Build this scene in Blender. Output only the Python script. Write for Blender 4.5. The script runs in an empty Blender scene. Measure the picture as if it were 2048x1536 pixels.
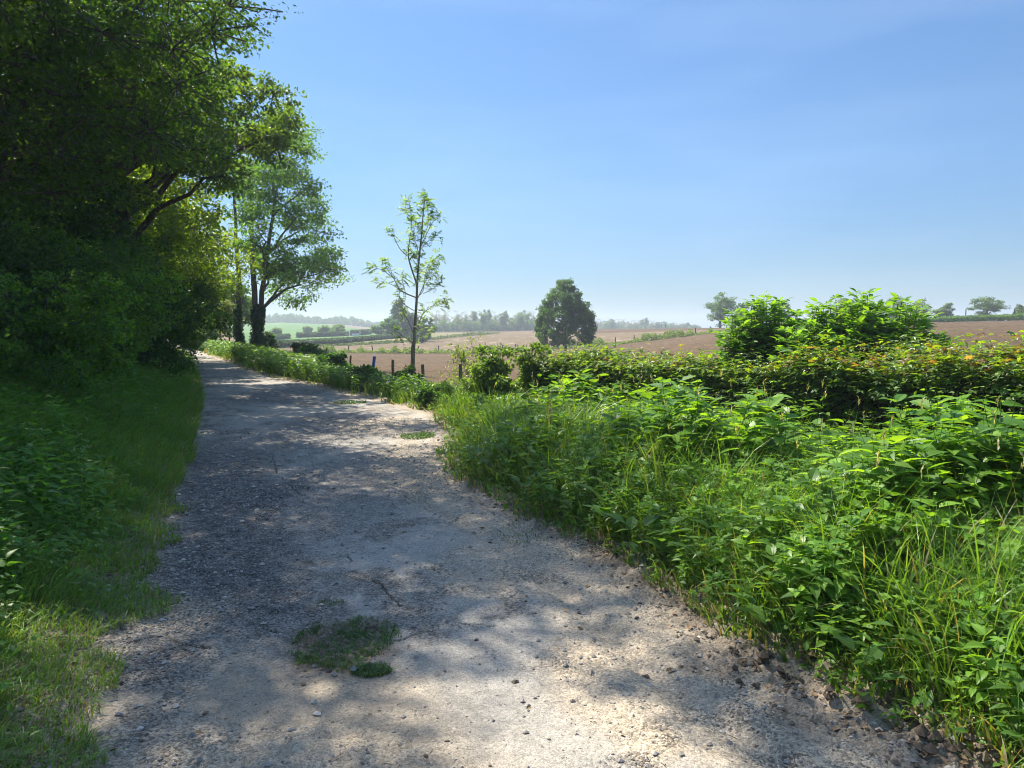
import bpy, math
import numpy as np
from math import radians, pi
scn = bpy.context.scene
COL = scn.collection
R = radians
# ------------------------------------------------------------------ camera
FPX, EYE, TP = 1540.0, 1.65, (768 - 655) / 1540.0
PITCH = math.atan(TP)
cam = bpy.data.cameras.new('camera'); camo = bpy.data.objects.new('camera', cam); COL.objects.link(camo)
camo.location = (0, 0, EYE); camo.rotation_euler = (R(90) - PITCH, 0, 0)
cam.sensor_width = 36; cam.lens = 36 * FPX / 2048; cam.clip_start = 0.05; cam.clip_end = 6000
scn.camera = camo
# ------------------------------------------------------------------ sky, sun, exposure
SUN_AZ, SUN_EL = R(-42), R(50)      # measured from +Y, negative = left
world = bpy.data.worlds.new('World'); scn.world = world; world.use_nodes = True
nt = world.node_tree; nt.nodes.clear()
sky = nt.nodes.new('ShaderNodeTexSky'); sky.sky_type = 'NISHITA'; sky.sun_disc = False
sky.sun_elevation = SUN_EL; sky.sun_rotation = SUN_AZ
sky.air_density = 1.0; sky.dust_density = 0.3; sky.ozone_density = 3.0; sky.altitude = 0
bgn = nt.nodes.new('ShaderNodeBackground'); bgn.inputs['Strength'].default_value = 0.13
outw = nt.nodes.new('ShaderNodeOutputWorld')
wtc = nt.nodes.new('ShaderNodeTexCoord'); wsx = nt.nodes.new('ShaderNodeSeparateXYZ'); wr = nt.nodes.new('ShaderNodeValToRGB'); wm_ = nt.nodes.new('ShaderNodeMixRGB')
wm_.blend_type = 'MULTIPLY'; wm_.inputs[0].default_value = 1          # ramp dims the low sky in view; unseen upper sky stays bright as fill
for k, (p, c) in enumerate(((.02, (.21, .28, .37)), (.2, (.32, .42, .51)), (.38, (.37, .48, .565)), (.62, (1, 1, 1)))):
    e = wr.color_ramp.elements[k] if k < 2 else wr.color_ramp.elements.new(p)
    e.position = p; e.color = (*c, 1)
nt.links.new(wtc.outputs['Generated'], wsx.inputs[0]); nt.links.new(wsx.outputs[2], wr.inputs[0]); nt.links.new(sky.outputs[0], wm_.inputs[1]); nt.links.new(wr.outputs[0], wm_.inputs[2])
wno = nt.nodes.new('ShaderNodeTexNoise'); wno.inputs['Scale'].default_value = 2.2; wno.inputs['Detail'].default_value = 7; wmp = nt.nodes.new('ShaderNodeMapping'); wmp.inputs['Scale'].default_value = (1, 1, 5)
wcr = nt.nodes.new('ShaderNodeMapRange'); wcr.inputs['From Min'].default_value = .45; wcr.inputs['From Max'].default_value = .75; wcr.inputs['To Min'].default_value = 0; wcr.inputs['To Max'].default_value = .12
wmx = nt.nodes.new('ShaderNodeMixRGB'); wmx.inputs[2].default_value = (3.6, 4.3, 5.2, 1)      # thin veil of cirrus
nt.links.new(wtc.outputs['Generated'], wmp.inputs[0]); nt.links.new(wmp.outputs[0], wno.inputs['Vector']); nt.links.new(wno.outputs[0], wcr.inputs[0]); nt.links.new(wcr.outputs[0], wmx.inputs[0]); nt.links.new(wm_.outputs[0], wmx.inputs[1])
nt.links.new(wmx.outputs[0], bgn.inputs[0]); nt.links.new(bgn.outputs[0], outw.inputs[0])
sl = bpy.data.lights.new('sun', 'SUN'); sl.energy = 5.0; sl.angle = R(0.55); sl.color = (1.0, 0.93, 0.82)
so = bpy.data.objects.new('sun', sl); COL.objects.link(so)
sd = np.array([math.sin(SUN_AZ) * math.cos(SUN_EL), math.cos(SUN_AZ) * math.cos(SUN_EL), math.sin(SUN_EL)])
from mathutils import Vector
so.rotation_euler = Vector(sd).to_track_quat('Z', 'Y').to_euler()
scn.view_settings.view_transform = 'Standard'; scn.view_settings.look = 'None'
scn.view_settings.exposure = 1.12; scn.view_settings.gamma = 1
scn.render.engine = 'CYCLES'
cy = scn.cycles
cy.max_bounces = 7; cy.diffuse_bounces = 4; cy.glossy_bounces = 2; cy.transmission_bounces = 4; cy.volume_bounces = 0
cy.use_denoising = True; cy.filter_width = 1.0; cy.caustics_reflective = False; cy.caustics_refractive = False
cy.sample_clamp_indirect = 6; cy.use_adaptive_sampling = True; cy.adaptive_threshold = 0.02

# ------------------------------------------------------------------ numeric helpers
rng = np.random.default_rng(7)
def ss(a, b, x):
    t = np.clip((np.asarray(x, float) - a) / (b - a), 0, 1); return t * t * (3 - 2 * t)
def hash2(i, j, s):
    n = (i.astype(np.int64) * 374761393 + j.astype(np.int64) * 668265263 + s * 974634777) & 0xffffffff
    n = ((n ^ (n >> 13)) * 1274126177) & 0xffffffff
    return ((n ^ (n >> 16)) & 0xffff) / 65535.0
def vnoise(x, y, s=0):
    x = np.asarray(x, float); y = np.asarray(y, float)
    i = np.floor(x); j = np.floor(y); fx = x - i; fy = y - j
    fx = fx * fx * (3 - 2 * fx); fy = fy * fy * (3 - 2 * fy)
    a = hash2(i, j, s); b = hash2(i + 1, j, s); c = hash2(i, j + 1, s); d = hash2(i + 1, j + 1, s)
    return (a * (1 - fx) + b * fx) * (1 - fy) + (c * (1 - fx) + d * fx) * fy
def fbm(x, y, s=0, o=4):
    r = 0; a = .5; t = 0
    for k in range(o):
        r = r + a * vnoise(x * 2 ** k, y * 2 ** k, s + k * 17); t += a; a *= .5
    return r / t
def norm(v):
    v = np.asarray(v, float); return v / np.maximum(np.linalg.norm(v, axis=-1, keepdims=True), 1e-9)
def ray(u, v):
    a = (u - 1024) / FPX; b = (768 - v) / FPX; c, s = math.cos(PITCH), math.sin(PITCH)
    return np.array([a, c + b * s, -s + b * c])
def g0(u, v):
    d = ray(u, v); t = EYE / -d[2]; return d[0] * t, d[1] * t
def at(u, v, y):
    d = ray(u, v); t = y / d[1]; return np.array([d[0] * t, y, EYE + d[2] * t])

# road edges traced on the ground plane
Lpx = [(60,1900),(130,1536),(150,1400),(190,1300),(250,1200),(290,1100),(320,1000),(365,900),(380,850),(391,800),(390,770),(385,740),(378,720),(370,707)]
Rpx = [(1900,1536),(1640,1400),(1480,1300),(1270,1150),(1100,1060),(960,1000),(890,950),(878,900),(888,870),(860,830),(790,810),(700,790),(620,770),(540,755),(490,740),(460,725),(412,709)]
def edge(px, pre, post):
    p = sorted([g0(*q)[::-1] for q in px]); return np.array(pre + p + post).T
LE = edge(Lpx, [(-60, 19), (-20, 5.2), (-5, .4), (0, -1.0)], [(62, -29), (75, -39), (92, -54), (140, -98)])
RE = edge(Rpx, [(-60, 25), (-20, 11), (-5, 5.0), (0, 2.9)], [(62, -25.5), (75, -35), (92, -50), (140, -93)])
xL = lambda y: np.interp(y, LE[0], LE[1])
xR = lambda y: np.interp(y, RE[0], RE[1])
# terrain table: photo column -> (forward distance, height)
TT = {-1500: [(5,0),(30,.8),(100,2.2),(300,4),(1600,4)],
 400: [(30,0),(60,0),(100,.5),(200,1.4),(1600,3)],
 560: [(25,-.1),(45,-.45),(70,-.9),(100,-1.25),(150,-1.35),(220,-.9),(300,.5),(500,5.0),(560,5.2),(700,4.6),(1600,4)],
 680: [(25,-.3),(40,-.7),(70,-1.2),(95,-1.45),(110,-1.5),(150,-1.35),(220,-.9),(300,.25),(500,3.4),(600,4.1),(1600,3)],
 800: [(25,-.4),(40,-.8),(60,-1.2),(90,-1.5),(110,-1.5),(150,-1.2),(200,-.6),(250,-.2),(400,-.3),(700,-1),(1600,-3)],
 1000: [(25,-.35),(45,-.9),(65,-1.2),(92,-1.4),(120,-1.1),(160,-.5),(220,.1),(300,.15),(400,-.2),(700,-1.5),(1600,-4)],
 1130: [(25,-.3),(45,-.6),(75,-.8),(95,-.94),(130,-.3),(180,.3),(250,.8),(300,.85),(450,.5),(1600,-3)],
 1231: [(20,0),(45,-.3),(75,-.5),(97,-.55),(130,.1),(180,.9),(220,1.2),(300,1.2),(450,.8),(1600,-2)],
 1361: [(20,.1),(45,.1),(75,.2),(100,.4),(130,.9),(170,1.35),(200,1.45),(300,1.2),(1600,-2)],
 1453: [(20,.2),(45,.4),(75,.75),(105,1.15),(150,1.6),(200,1.65),(300,1.4),(1600,-2)],
 1700: [(15,.3),(30,.6),(50,1.0),(75,1.6),(100,2.0),(115,2.15),(150,2.25),(200,2.2),(1600,0)],
 2048: [(12,.3),(25,.6),(40,1.0),(60,1.6),(85,2.3),(100,2.55),(150,2.9),(300,3),(1600,1)],
 4000: [(12,.3),(25,.6),(40,1.0),(60,1.6),(85,2.3),(100,2.55),(150,2.9),(300,3),(1600,1)]}
TU = np.array(sorted(TT)); LY = np.linspace(math.log(4), math.log(1600), 160)
TZ = np.array([np.interp(LY, np.log([p[0] for p in TT[u]]), [p[1] for p in TT[u]]) for u in TU])
k5 = np.array([1, 2, 3, 2, 1]) / 9.
TZ = np.array([np.convolve(np.pad(r_, 2, mode='edge'), k5, 'valid') for r_ in TZ])
def ztable(x, y):
    yy = np.maximum(y, 4.0); u = np.clip(1024 + FPX * x / yy, -1500, 4000)
    ly = np.clip((np.log(yy) - LY[0]) / (LY[1] - LY[0]), 0, 158.999)
    iu = np.clip(np.searchsorted(TU, u, side='right') - 1, 0, len(TU) - 2)
    fu = (u - TU[iu]) / (TU[iu + 1] - TU[iu]); j = ly.astype(int); fj = ly - j
    z = (TZ[iu, j] * (1 - fj) + TZ[iu, j + 1] * fj) * (1 - fu) + (TZ[iu + 1, j] * (1 - fj) + TZ[iu + 1, j + 1] * fj) * fu
    return z * ss(-5, 12, y)
BK = ([-9, 0, .4, 1.5, 3, 5, 8, 15, 40], [0, 0, .06, .36, .85, 1.35, 1.8, 2.3, 2.8])
def hgt(x, y):
    x = np.asarray(x, float); y = np.asarray(y, float)
    dl = (xL(y) - x) * .93; dr = (x - xR(y)) * .93
    zt = ztable(x, y)
    bank = np.interp(dl, *BK) * (1 - .6 * ss(40, 90, y))
    zr = .05 * ss(0, .6, dr) + .04 * (fbm(x * .8, y * .8, 3) - .5) * ss(0, 1, dr)
    w = ss(2.2, 8, dr) * ss(4, 9, y)
    w = np.maximum(w, ss(.2, 2.2, dr) * ss(13.5, 18, y))
    w = np.where(dr > 0, np.maximum(w, ss(60, 110, y) * ss(0, 20, dr)), 0)
    z = np.where(dl > 0, bank + .10 * (fbm(x * .6, y * .6, 5) - .5) * ss(0, 1.5, dl), zr * (1 - w) + zt * w)
    far = ss(110, 160, y)
    return z * (1 - far) + zt * far
def hit(u, v, y0=6, y1=1500):
    ys = np.exp(np.linspace(math.log(y0), math.log(y1), 6000)); d = ray(u, v); t = ys / d[1]
    z = EYE + d[2] * t; below = z < hgt(d[0] * t, ys)
    k = int(np.argmax(below)) if below.any() else 5999
    return np.array([d[0] * t[k], ys[k], float(hgt(d[0] * t[k], ys[k]))])

# ------------------------------------------------------------------ mesh building
class MB:
    def __init__(s): s.v = []; s.f = []; s.c = []; s.n = 0
    def add(s, v, f, c=(.5, .5, .5)):
        v = np.asarray(v, np.float32).reshape(-1, 3); f = np.asarray(f, np.int32).reshape(-1, 3)
        c = np.asarray(c, np.float32)
        if c.ndim == 1: c = np.broadcast_to(c, (len(v), 3))
        s.v.append(v); s.f.append(f + s.n); s.c.append(c); s.n += len(v); return s
    def build(s, name, mat, parent=None, smooth=False):
        v = np.concatenate(s.v); f = np.concatenate(s.f); c = np.concatenate(s.c)
        me = bpy.data.meshes.new(name)
        me.vertices.add(len(v)); me.vertices.foreach_set('co', v.ravel())
        me.loops.add(len(f) * 3); me.loops.foreach_set('vertex_index', f.ravel())
        me.polygons.add(len(f)); me.polygons.foreach_set('loop_start', np.arange(0, len(f) * 3, 3, dtype=np.int32))
        me.polygons.foreach_set('loop_total', np.full(len(f), 3, np.int32))
        me.polygons.foreach_set('use_smooth', np.full(len(f), smooth, bool))
        at_ = me.attributes.new('Col', 'FLOAT_COLOR', 'POINT')
        at_.data.foreach_set('color', np.c_[c, np.ones(len(c))].astype(np.float32).ravel())
        me.update(); me.materials.append(mat)
        o = bpy.data.objects.new(name, me); COL.objects.link(o)
        if parent is not None: o.parent = parent
        return o
def tag(o, label=None, cat=None, group=None, kind=None):
    if label: o['label'] = label
    if cat: o['category'] = cat
    if group: o['group'] = group
    if kind: o['kind'] = kind
    return o
def empty(name, loc, label, cat, group=None, rz=0):
    o = bpy.data.objects.new(name, None); COL.objects.link(o); o.location = [float(q) for q in loc]
    o.rotation_euler = (0, 0, rz); return tag(o, label, cat, group)
def copy_tree(root, loc, rz, sc, label):
    r = root.copy(); COL.objects.link(r); r.location = [float(q) for q in loc]; r.rotation_euler = (0, 0, rz); r.scale = sc; r['label'] = label
    for ch in root.children:
        c = ch.copy(); COL.objects.link(c); c.parent = r
    return r
def frames(axis, nrm):
    y = norm(axis); x = norm(np.cross(y, nrm)); z = np.cross(x, y); return np.stack([x, y, z], -1)
def scatter(mb, T, P, Rm, S, C):
    tv, tf = T; n = len(P); k = len(tv)
    if n == 0: return
    S = np.asarray(S, float)
    S = np.broadcast_to(S[:, None, None] if S.ndim == 1 else S[:, None, :], (n, 1, 3)) if S.ndim else S
    v = np.einsum('nij,nkj->nki', Rm, tv[None] * S) + P[:, None]
    f = tf[None] + (np.arange(n) * k)[:, None, None]
    mb.add(v.reshape(-1, 3), f.reshape(-1, 3), np.repeat(np.asarray(C), k, axis=0))
def A(v, f): return np.array(v, float), np.array(f, int)
def leafT(outline, droop=.18, fold=.12):
    # outline: half-width stations (y, halfwidth); mid rib folded
    v = []; f = []
    for y, w in outline: v += [(-w, y - .0, fold * w * 2 - droop * y * y), (0, y, -droop * y * y), (w, y, fold * w * 2 - droop * y * y)]
    for i in range(len(outline) - 1):
        a = 3 * i; b = a + 3
        f += [(a, a + 1, b + 1), (a, b + 1, b), (a + 1, a + 2, b + 2), (a + 1, b + 2, b + 1)]
    v = [(0, -.02, 0)] + v + [(0, 1, -droop)]; f = [tuple(q + 1 for q in t) for t in f]
    n = len(outline); f += [(0, 2, 1), (0, 3, 2)]; m = 3 * (n - 1) + 1; e = 3 * n + 1
    f += [(m, m + 1, e), (m + 1, m + 2, e)]
    return A(v, f)
L2 = A([(0,0,0),(-.3,.45,.06),(0,1,-.12),(.3,.45,.06)], [(0,2,1),(0,3,2)])
L4 = A([(0,0,0),(-.28,.3,.05),(-.26,.7,0),(0,1,-.14),(.26,.7,0),(.28,.3,.05)], [(0,3,1),(1,3,2),(0,5,3),(5,4,3)])
LOV = leafT([(.12,.14),(.32,.25),(.58,.22),(.82,.1)])
LNAR = leafT([(.15,.10),(.4,.16),(.7,.12)], .3)
def serr():
    st = []
    for i in range(7):
        y = .05 + i * .13; w = .33 * math.sin(pi * min(1, (y + .12) / 1.05)) ** .8 * (1 - .35 * y)
        st += [(y, w), (y + .03, w * .76)]
    return leafT(st, .28, .14)
LNET = serr()
def star(lobes, inner, cz=.0):
    v = [(0, .35, .03)]; n = len(lobes)
    for i, (a, r) in enumerate(lobes):
        v.append((math.sin(R(a)) * r, .35 + math.cos(R(a)) * r, -.10 * r))
        if i < n - 1:
            b = (a + lobes[i + 1][0]) / 2; v.append((math.sin(R(b)) * inner, .35 + math.cos(R(b)) * inner, .05))
    m = len(v) - 1
    f = [(0, i + 1, i) for i in range(1, m)] + [(0, 1, m)]
    return A(v, f)
LMAP = star([(-160,.38),(-125,.42),(-62,.58),(0,.66),(62,.58),(125,.42),(160,.38)], .27)
LOAK = star([(-165,.33),(-95,.36),(-48,.44),(0,.65),(48,.44),(95,.36),(165,.33)], .21)
def rnd_dirs(n, r=None):
    r = r or rng; return norm(r.normal(size=(n, 3)))
def tube(mb, pts, rad, sides=6, c=(.5, .5, .5)):
    pts = np.asarray(pts, float); n = len(pts); rad = np.broadcast_to(rad, (n,)) if np.ndim(rad) else np.full(n, rad)
    t = norm(np.gradient(pts, axis=0)); ref = np.array([0, 0, 1.]) if abs(t[0, 2]) < .9 else np.array([1., 0, 0])
    x = norm(np.cross(t, ref)); y = np.cross(t, x); a = np.arange(sides) * 2 * pi / sides
    v = pts[:, None] + rad[:, None, None] * (np.cos(a)[None, :, None] * x[:, None] + np.sin(a)[None, :, None] * y[:, None])
    i = np.arange(n - 1)[:, None] * sides; j = np.arange(sides)[None]; jn = (j + 1) % sides
    f = np.concatenate([np.stack([i + j, i + jn, i + sides + jn], -1).reshape(-1, 3), np.stack([i + j, i + sides + jn, i + sides + j], -1).reshape(-1, 3)])
    mb.add(v.reshape(-1, 3), f, c)
def bez(a, b, c, n=8):
    t = np.linspace(0, 1, n)[:, None]; return (1 - t) ** 2 * a + 2 * t * (1 - t) * b + t * t * c
def box(mb, c, s, rz=0, tilt=0, col=(.5, .5, .5), taper=1., jit=0):
    v = np.array([(x, y, z) for z in (-.5, .5) for x, y in ((-.5,-.5),(.5,-.5),(.5,.5),(-.5,.5))], float)
    v[4:, :2] *= taper; v = v * np.array(s) + rng.normal(size=(8, 3)) * jit
    ca, sa = math.cos(tilt), math.sin(tilt); v = v @ np.array([[ca, 0, -sa], [0, 1, 0], [sa, 0, ca]])
    ca, sa = math.cos(rz), math.sin(rz); v = v @ np.array([[ca, sa, 0], [-sa, ca, 0], [0, 0, 1]])
    q = [(0,3,2,1),(4,5,6,7),(0,1,5,4),(1,2,6,5),(2,3,7,6),(3,0,4,7)]
    f = [t for a in q for t in ((a[0], a[1], a[2]), (a[0], a[2], a[3]))]
    mb.add(v + np.array(c), f, col)

# ------------------------------------------------------------------ materials
def newmat(name):
    m = bpy.data.materials.new(name); m.use_nodes = True; n = m.node_tree; n.nodes.clear()
    o = n.nodes.new('ShaderNodeOutputMaterial'); return m, n, o
def N(n, t, **kw):
    x = n.nodes.new(t)
    for k, v in kw.items():
        if k in x.inputs: x.inputs[k].default_value = v
        else: setattr(x, k, v)
    return x
def leaf_mat(name, trans=(1.5, 1.75, .55), fac=.42, rough=.42, spec=.35):
    m, n, o = newmat(name)
    a = N(n, 'ShaderNodeAttribute', attribute_name='Col')
    p = N(n, 'ShaderNodeBsdfPrincipled', Roughness=rough); p.inputs['Specular IOR Level'].default_value = spec
    g = N(n, 'ShaderNodeNewGeometry')
    mx = N(n, 'ShaderNodeMixRGB', blend_type='MULTIPLY'); mx.inputs[0].default_value = 1; mx.inputs[2].default_value = (*trans, 1)
    back = N(n, 'ShaderNodeMixRGB', blend_type='MULTIPLY'); back.inputs[2].default_value = (1.15, 1.15, 1.35, 1)
    t = N(n, 'ShaderNodeBsdfTranslucent'); ms = N(n, 'ShaderNodeMixShader'); ms.inputs[0].default_value = fac
    L = n.links.new
    L(g.outputs['Backfacing'], back.inputs[0]); L(a.outputs['Color'], back.inputs[1]); L(back.outputs[0], p.inputs['Base Color'])
    L(a.outputs['Color'], mx.inputs[1]); L(mx.outputs[0], t.inputs[0])
    L(p.outputs[0], ms.inputs[1]); L(t.outputs[0], ms.inputs[2]); L(ms.outputs[0], o.inputs[0]); return m
M_LEAF = leaf_mat('leaf', (2.3, 2.5, .7), .46)
M_GLEAF = leaf_mat('bright_leaf', (2.7, 2.4, .5), .42, .42, .26)
M_WOODLEAF = leaf_mat('woodland_leaf', (4.2, 3.7, .6), .5, .4, .35)
M_HEDGE = leaf_mat('maple_leaf', (2.6, 2.4, .5), .42, .38, .36)
M_GRASS = leaf_mat('grass_blade', (2.5, 2.3, .6), .38, .40, .35)
def rough_mat(name, scale=30, bump=.3, rough=.9, var=.35, coord='Object', stretch=(1, 1, 1), dist=.01):
    m, n, o = newmat(name); L = n.links.new
    a = N(n, 'ShaderNodeAttribute', attribute_name='Col'); p = N(n, 'ShaderNodeBsdfPrincipled', Roughness=rough)
    p.inputs['Specular IOR Level'].default_value = .25
    tc = N(n, 'ShaderNodeTexCoord'); mp = N(n, 'ShaderNodeMapping'); mp.inputs['Scale'].default_value = stretch
    no = N(n, 'ShaderNodeTexNoise', Scale=scale, Detail=6.0, Roughness=.65)
    r = N(n, 'ShaderNodeMapRange'); r.inputs['From Min'].default_value = .25; r.inputs['From Max'].default_value = .75
    r.inputs['To Min'].default_value = 1 - var; r.inputs['To Max'].default_value = 1 + var
    mu = N(n, 'ShaderNodeVectorMath', operation='SCALE'); b = N(n, 'ShaderNodeBump', Strength=bump, Distance=dist)
    L(tc.outputs[coord], mp.inputs[0]); L(mp.outputs[0], no.inputs['Vector']); L(no.outputs[0], r.inputs[0])
    L(a.outputs['Color'], mu.inputs[0]); L(r.outputs[0], mu.inputs['Scale']); L(mu.outputs[0], p.inputs['Base Color'])
    L(no.outputs[0], b.inputs['Height']); L(b.outputs[0], p.inputs['Normal']); L(p.outputs[0], o.inputs[0]); return m
M_BARK = rough_mat('bark', 14, .8, .95, .5, stretch=(1, 1, .25), dist=.03)
M_WOOD = rough_mat('weathered_wood', 40, .5, .9, .4, stretch=(1, 1, .1))
M_STONE = rough_mat('stone', 60, .4, .85, .3)
M_PAINT = rough_mat('white_paint', 60, .1, .6, .1)
M_CLOTH = rough_mat('cloth', 60, .1, .9, .1)

def ground_mat():
    m, n, o = newmat('field_soil'); L = n.links.new
    a = N(n, 'ShaderNodeAttribute', attribute_name='Col'); p = N(n, 'ShaderNodeBsdfPrincipled', Roughness=.95)
    p.inputs['Specular IOR Level'].default_value = .15
    tc = N(n, 'ShaderNodeTexCoord')
    n1 = N(n, 'ShaderNodeTexNoise', Scale=1.3, Detail=10.0, Roughness=.72)
    mp = N(n, 'ShaderNodeMapping'); mp.inputs['Scale'].default_value = (.05, .5, 1); mp.inputs['Rotation'].default_value = (0, 0, R(8))
    n2 = N(n, 'ShaderNodeTexNoise', Scale=1.0, Detail=5.0, Roughness=.6)
    L(tc.outputs['Object'], n1.inputs['Vector']); L(tc.outputs['Object'], mp.inputs[0]); L(mp.outputs[0], n2.inputs['Vector'])
    ad = N(n, 'ShaderNodeMath', operation='ADD'); L(n1.outputs[0], ad.inputs[0]); L(n2.outputs[0], ad.inputs[1])
    r = N(n, 'ShaderNodeMapRange'); r.inputs['From Min'].default_value = .65; r.inputs['From Max'].default_value = 1.35
    r.inputs['To Min'].default_value = .62; r.inputs['To Max'].default_value = 1.4; L(ad.outputs[0], r.inputs[0])
    mu = N(n, 'ShaderNodeVectorMath', operation='SCALE'); L(a.outputs['Color'], mu.inputs[0]); L(r.outputs[0], mu.inputs['Scale'])
    L(mu.outputs[0], p.inputs['Base Color'])
    b = N(n, 'ShaderNodeBump', Strength=.9, Distance=.15); L(n1.outputs[0], b.inputs['Height']); L(b.outputs[0], p.inputs['Normal'])
    L(p.outputs[0], o.inputs[0]); return m
M_GROUND = ground_mat()

def road_mat():
    m, n, o = newmat('worn_road'); L = n.links.new
    a = N(n, 'ShaderNodeAttribute', attribute_name='Col'); p = N(n, 'ShaderNodeBsdfPrincipled', Roughness=.92)
    p.inputs['Specular IOR Level'].default_value = .2
    k = N(n, 'ShaderNodeAttribute', attribute_name='grit')
    tc = N(n, 'ShaderNodeTexCoord')
    # chips of aggregate
    v1 = N(n, 'ShaderNodeTexVoronoi', Scale=85.0); v1.feature = 'F1'
    v2 = N(n, 'ShaderNodeTexVoronoi', Scale=260.0)
    n1 = N(n, 'ShaderNodeTexNoise', Scale=9.0, Detail=9.0, Roughness=.7)
    n3 = N(n, 'ShaderNodeTexNoise', Scale=120.0, Detail=3.0)
    for q in (v1, v2, n1, n3): L(tc.outputs['Object'], q.inputs['Vector'])
    sep = N(n, 'ShaderNodeSeparateColor'); L(v1.outputs['Color'], sep.inputs[0])
    chip = N(n, 'ShaderNodeMapRange'); L(sep.outputs[0], chip.inputs[0]); chip.inputs['To Min'].default_value = .30; chip.inputs['To Max'].default_value = 1.75
    mixc = N(n, 'ShaderNodeMix', data_type='FLOAT'); L(k.outputs['Fac'], mixc.inputs[0]); mixc.inputs[2].default_value = 1; L(chip.outputs[0], mixc.inputs[3])
    sep2 = N(n, 'ShaderNodeSeparateColor'); L(v2.outputs['Color'], sep2.inputs[0])
    fine = N(n, 'ShaderNodeMapRange'); L(sep2.outputs[0], fine.inputs[0]); fine.inputs['To Min'].default_value = .72; fine.inputs['To Max'].default_value = 1.28
    r = N(n, 'ShaderNodeMapRange'); r.inputs['From Min'].default_value = .3; r.inputs['From Max'].default_value = .7
    r.inputs['To Min'].default_value = .8; r.inputs['To Max'].default_value = 1.18; L(n1.outputs[0], r.inputs[0])
    m1 = N(n, 'ShaderNodeMath', operation='MULTIPLY'); L(mixc.outputs[0], m1.inputs[0]); L(fine.outputs[0], m1.inputs[1])
    m2 = N(n, 'ShaderNodeMath', operation='MULTIPLY'); L(m1.outputs[0], m2.inputs[0]); L(r.outputs[0], m2.inputs[1])
    mu = N(n, 'ShaderNodeVectorMath', operation='SCALE'); L(a.outputs['Color'], mu.inputs[0]); L(m2.outputs[0], mu.inputs['Scale'])
    L(mu.outputs[0], p.inputs['Base Color'])
    # bump
    iv = N(n, 'ShaderNodeMath', operation='MULTIPLY'); L(v1.outputs['Distance'], iv.inputs[0]); L(k.outputs['Fac'], iv.inputs[1])
    s = N(n, 'ShaderNodeMath', operation='SUBTRACT'); L(n3.outputs[0], s.inputs[0]); L(iv.outputs[0], s.inputs[1])
    s2 = N(n, 'ShaderNodeMath', operation='MULTIPLY_ADD'); L(n1.outputs[0], s2.inputs[0]); s2.inputs[1].default_value = .55
    kg = N(n, 'ShaderNodeMath', operation='MULTIPLY_ADD'); L(k.outputs['Fac'], kg.inputs[0]); kg.inputs[1].default_value = .9; kg.inputs[2].default_value = .25
    sk = N(n, 'ShaderNodeMath', operation='MULTIPLY'); L(s.outputs[0], sk.inputs[0]); L(kg.outputs[0], sk.inputs[1]); L(sk.outputs[0], s2.inputs[2])
    b = N(n, 'ShaderNodeBump', Strength=.9, Distance=.009); L(s2.outputs[0], b.inputs['Height']); L(b.outputs[0], p.inputs['Normal'])
    L(p.outputs[0], o.inputs[0]); return m
M_ROAD = road_mat()

# ------------------------------------------------------------------ ground sheets
def strip_y(x):   # line of the far field fence
    return x  # placeholder, replaced below
FU = np.array([430, 500, 745, 1000, 1130, 1231, 1361, 1453, 1600]); FY = np.array([99, 98, 95, 92, 95, 97, 100, 105, 112.])
def ufy(x, y): return 1024 + FPX * x / np.maximum(y, 1)
az = np.unique(np.concatenate([np.linspace(-180, -50, 66), np.linspace(-50, -36, 60), np.linspace(-36, 36, 640), np.linspace(36, 50, 60), np.linspace(50, 180, 66)[:-1]]))
rr = np.concatenate([[0.6], np.exp(np.linspace(math.log(1.2), math.log(1550), 560))])
AZ, RR = np.meshgrid(np.radians(az), rr, indexing='ij')
GX = RR * np.sin(AZ); GY = RR * np.cos(AZ)
def roadmask(x, y):
    return np.minimum(x - xL(y), xR(y) - x)
GZ = hgt(GX, GY)
GZ = GZ - .09 * ss(-.35, -.1, roadmask(GX, GY)) * (GY < 90)
uu = ufy(GX, GY); fy = np.interp(uu, FU, FY)
dl = xL(GY) - GX; dr = GX - xR(GY)
xf = lambda y: np.interp(y, [0, 6, 13, 17, 19.5, 22, 24.5, 28, 33, 40, 46, 60, 80, 110], [8.0, 4.6, 1.1, -1.14, -2.25, -3.4, -4.5, -5.9, -7.9, -10.6, -13.6, -22.5, -36, -62])
verge2 = np.array([hit(u, v)[:2] for u, v in ((560, 694), (655, 692), (715, 690), (774, 686.5), (813, 684), (885, 677), (954, 670.5), (990, 667))])
v2u = ufy(verge2[:, 0], verge2[:, 1])
bl = np.array([hit(u, v)[:2] for u, v in ((500, 692), (545, 690), (622, 686.5), (700, 681), (780, 675))]); bh = np.array([hit(u, v)[:2] for u, v in ((500, 687), (545, 685.5), (622, 680.5), (700, 674), (780, 669))])
yl = np.interp(uu, ufy(bl[:, 0], bl[:, 1]), bl[:, 1]); yh = np.interp(uu, ufy(bh[:, 0], bh[:, 1]), bh[:, 1])
y2 = np.interp(uu, v2u, verge2[:, 1], right=1e5)
reg = np.zeros(GX.shape, int)                                       # 0 ground
front = GY > 3
field = front & (GX > xf(GY) + .4) & (dr > 3.0)
reg[field & ((GY < fy) | (uu > 1470))] = 1                          # ploughed field
reg[field & (GY >= fy) & (uu <= 1470)] = 2                          # stubble
crest = (GY > 112 + 0 * uu) & (GY > np.interp(uu, [1000, 1180, 1300, 1470], [400, 165, 150, 128])) & (uu > 1150) & (uu <= 1470)
reg[crest] = 1
reg[front & (GY > y2) & (uu > 500) & (uu < 1000) & (GY > 95)] = 3   # pale grass field
reg[front & (GY > 255) & (uu > 800) & (uu < 1150)] = 1
reg[front & (GY > yl) & (GY < yh) & (uu > 470) & (uu < 800)] = 4    # dark strip
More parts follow.
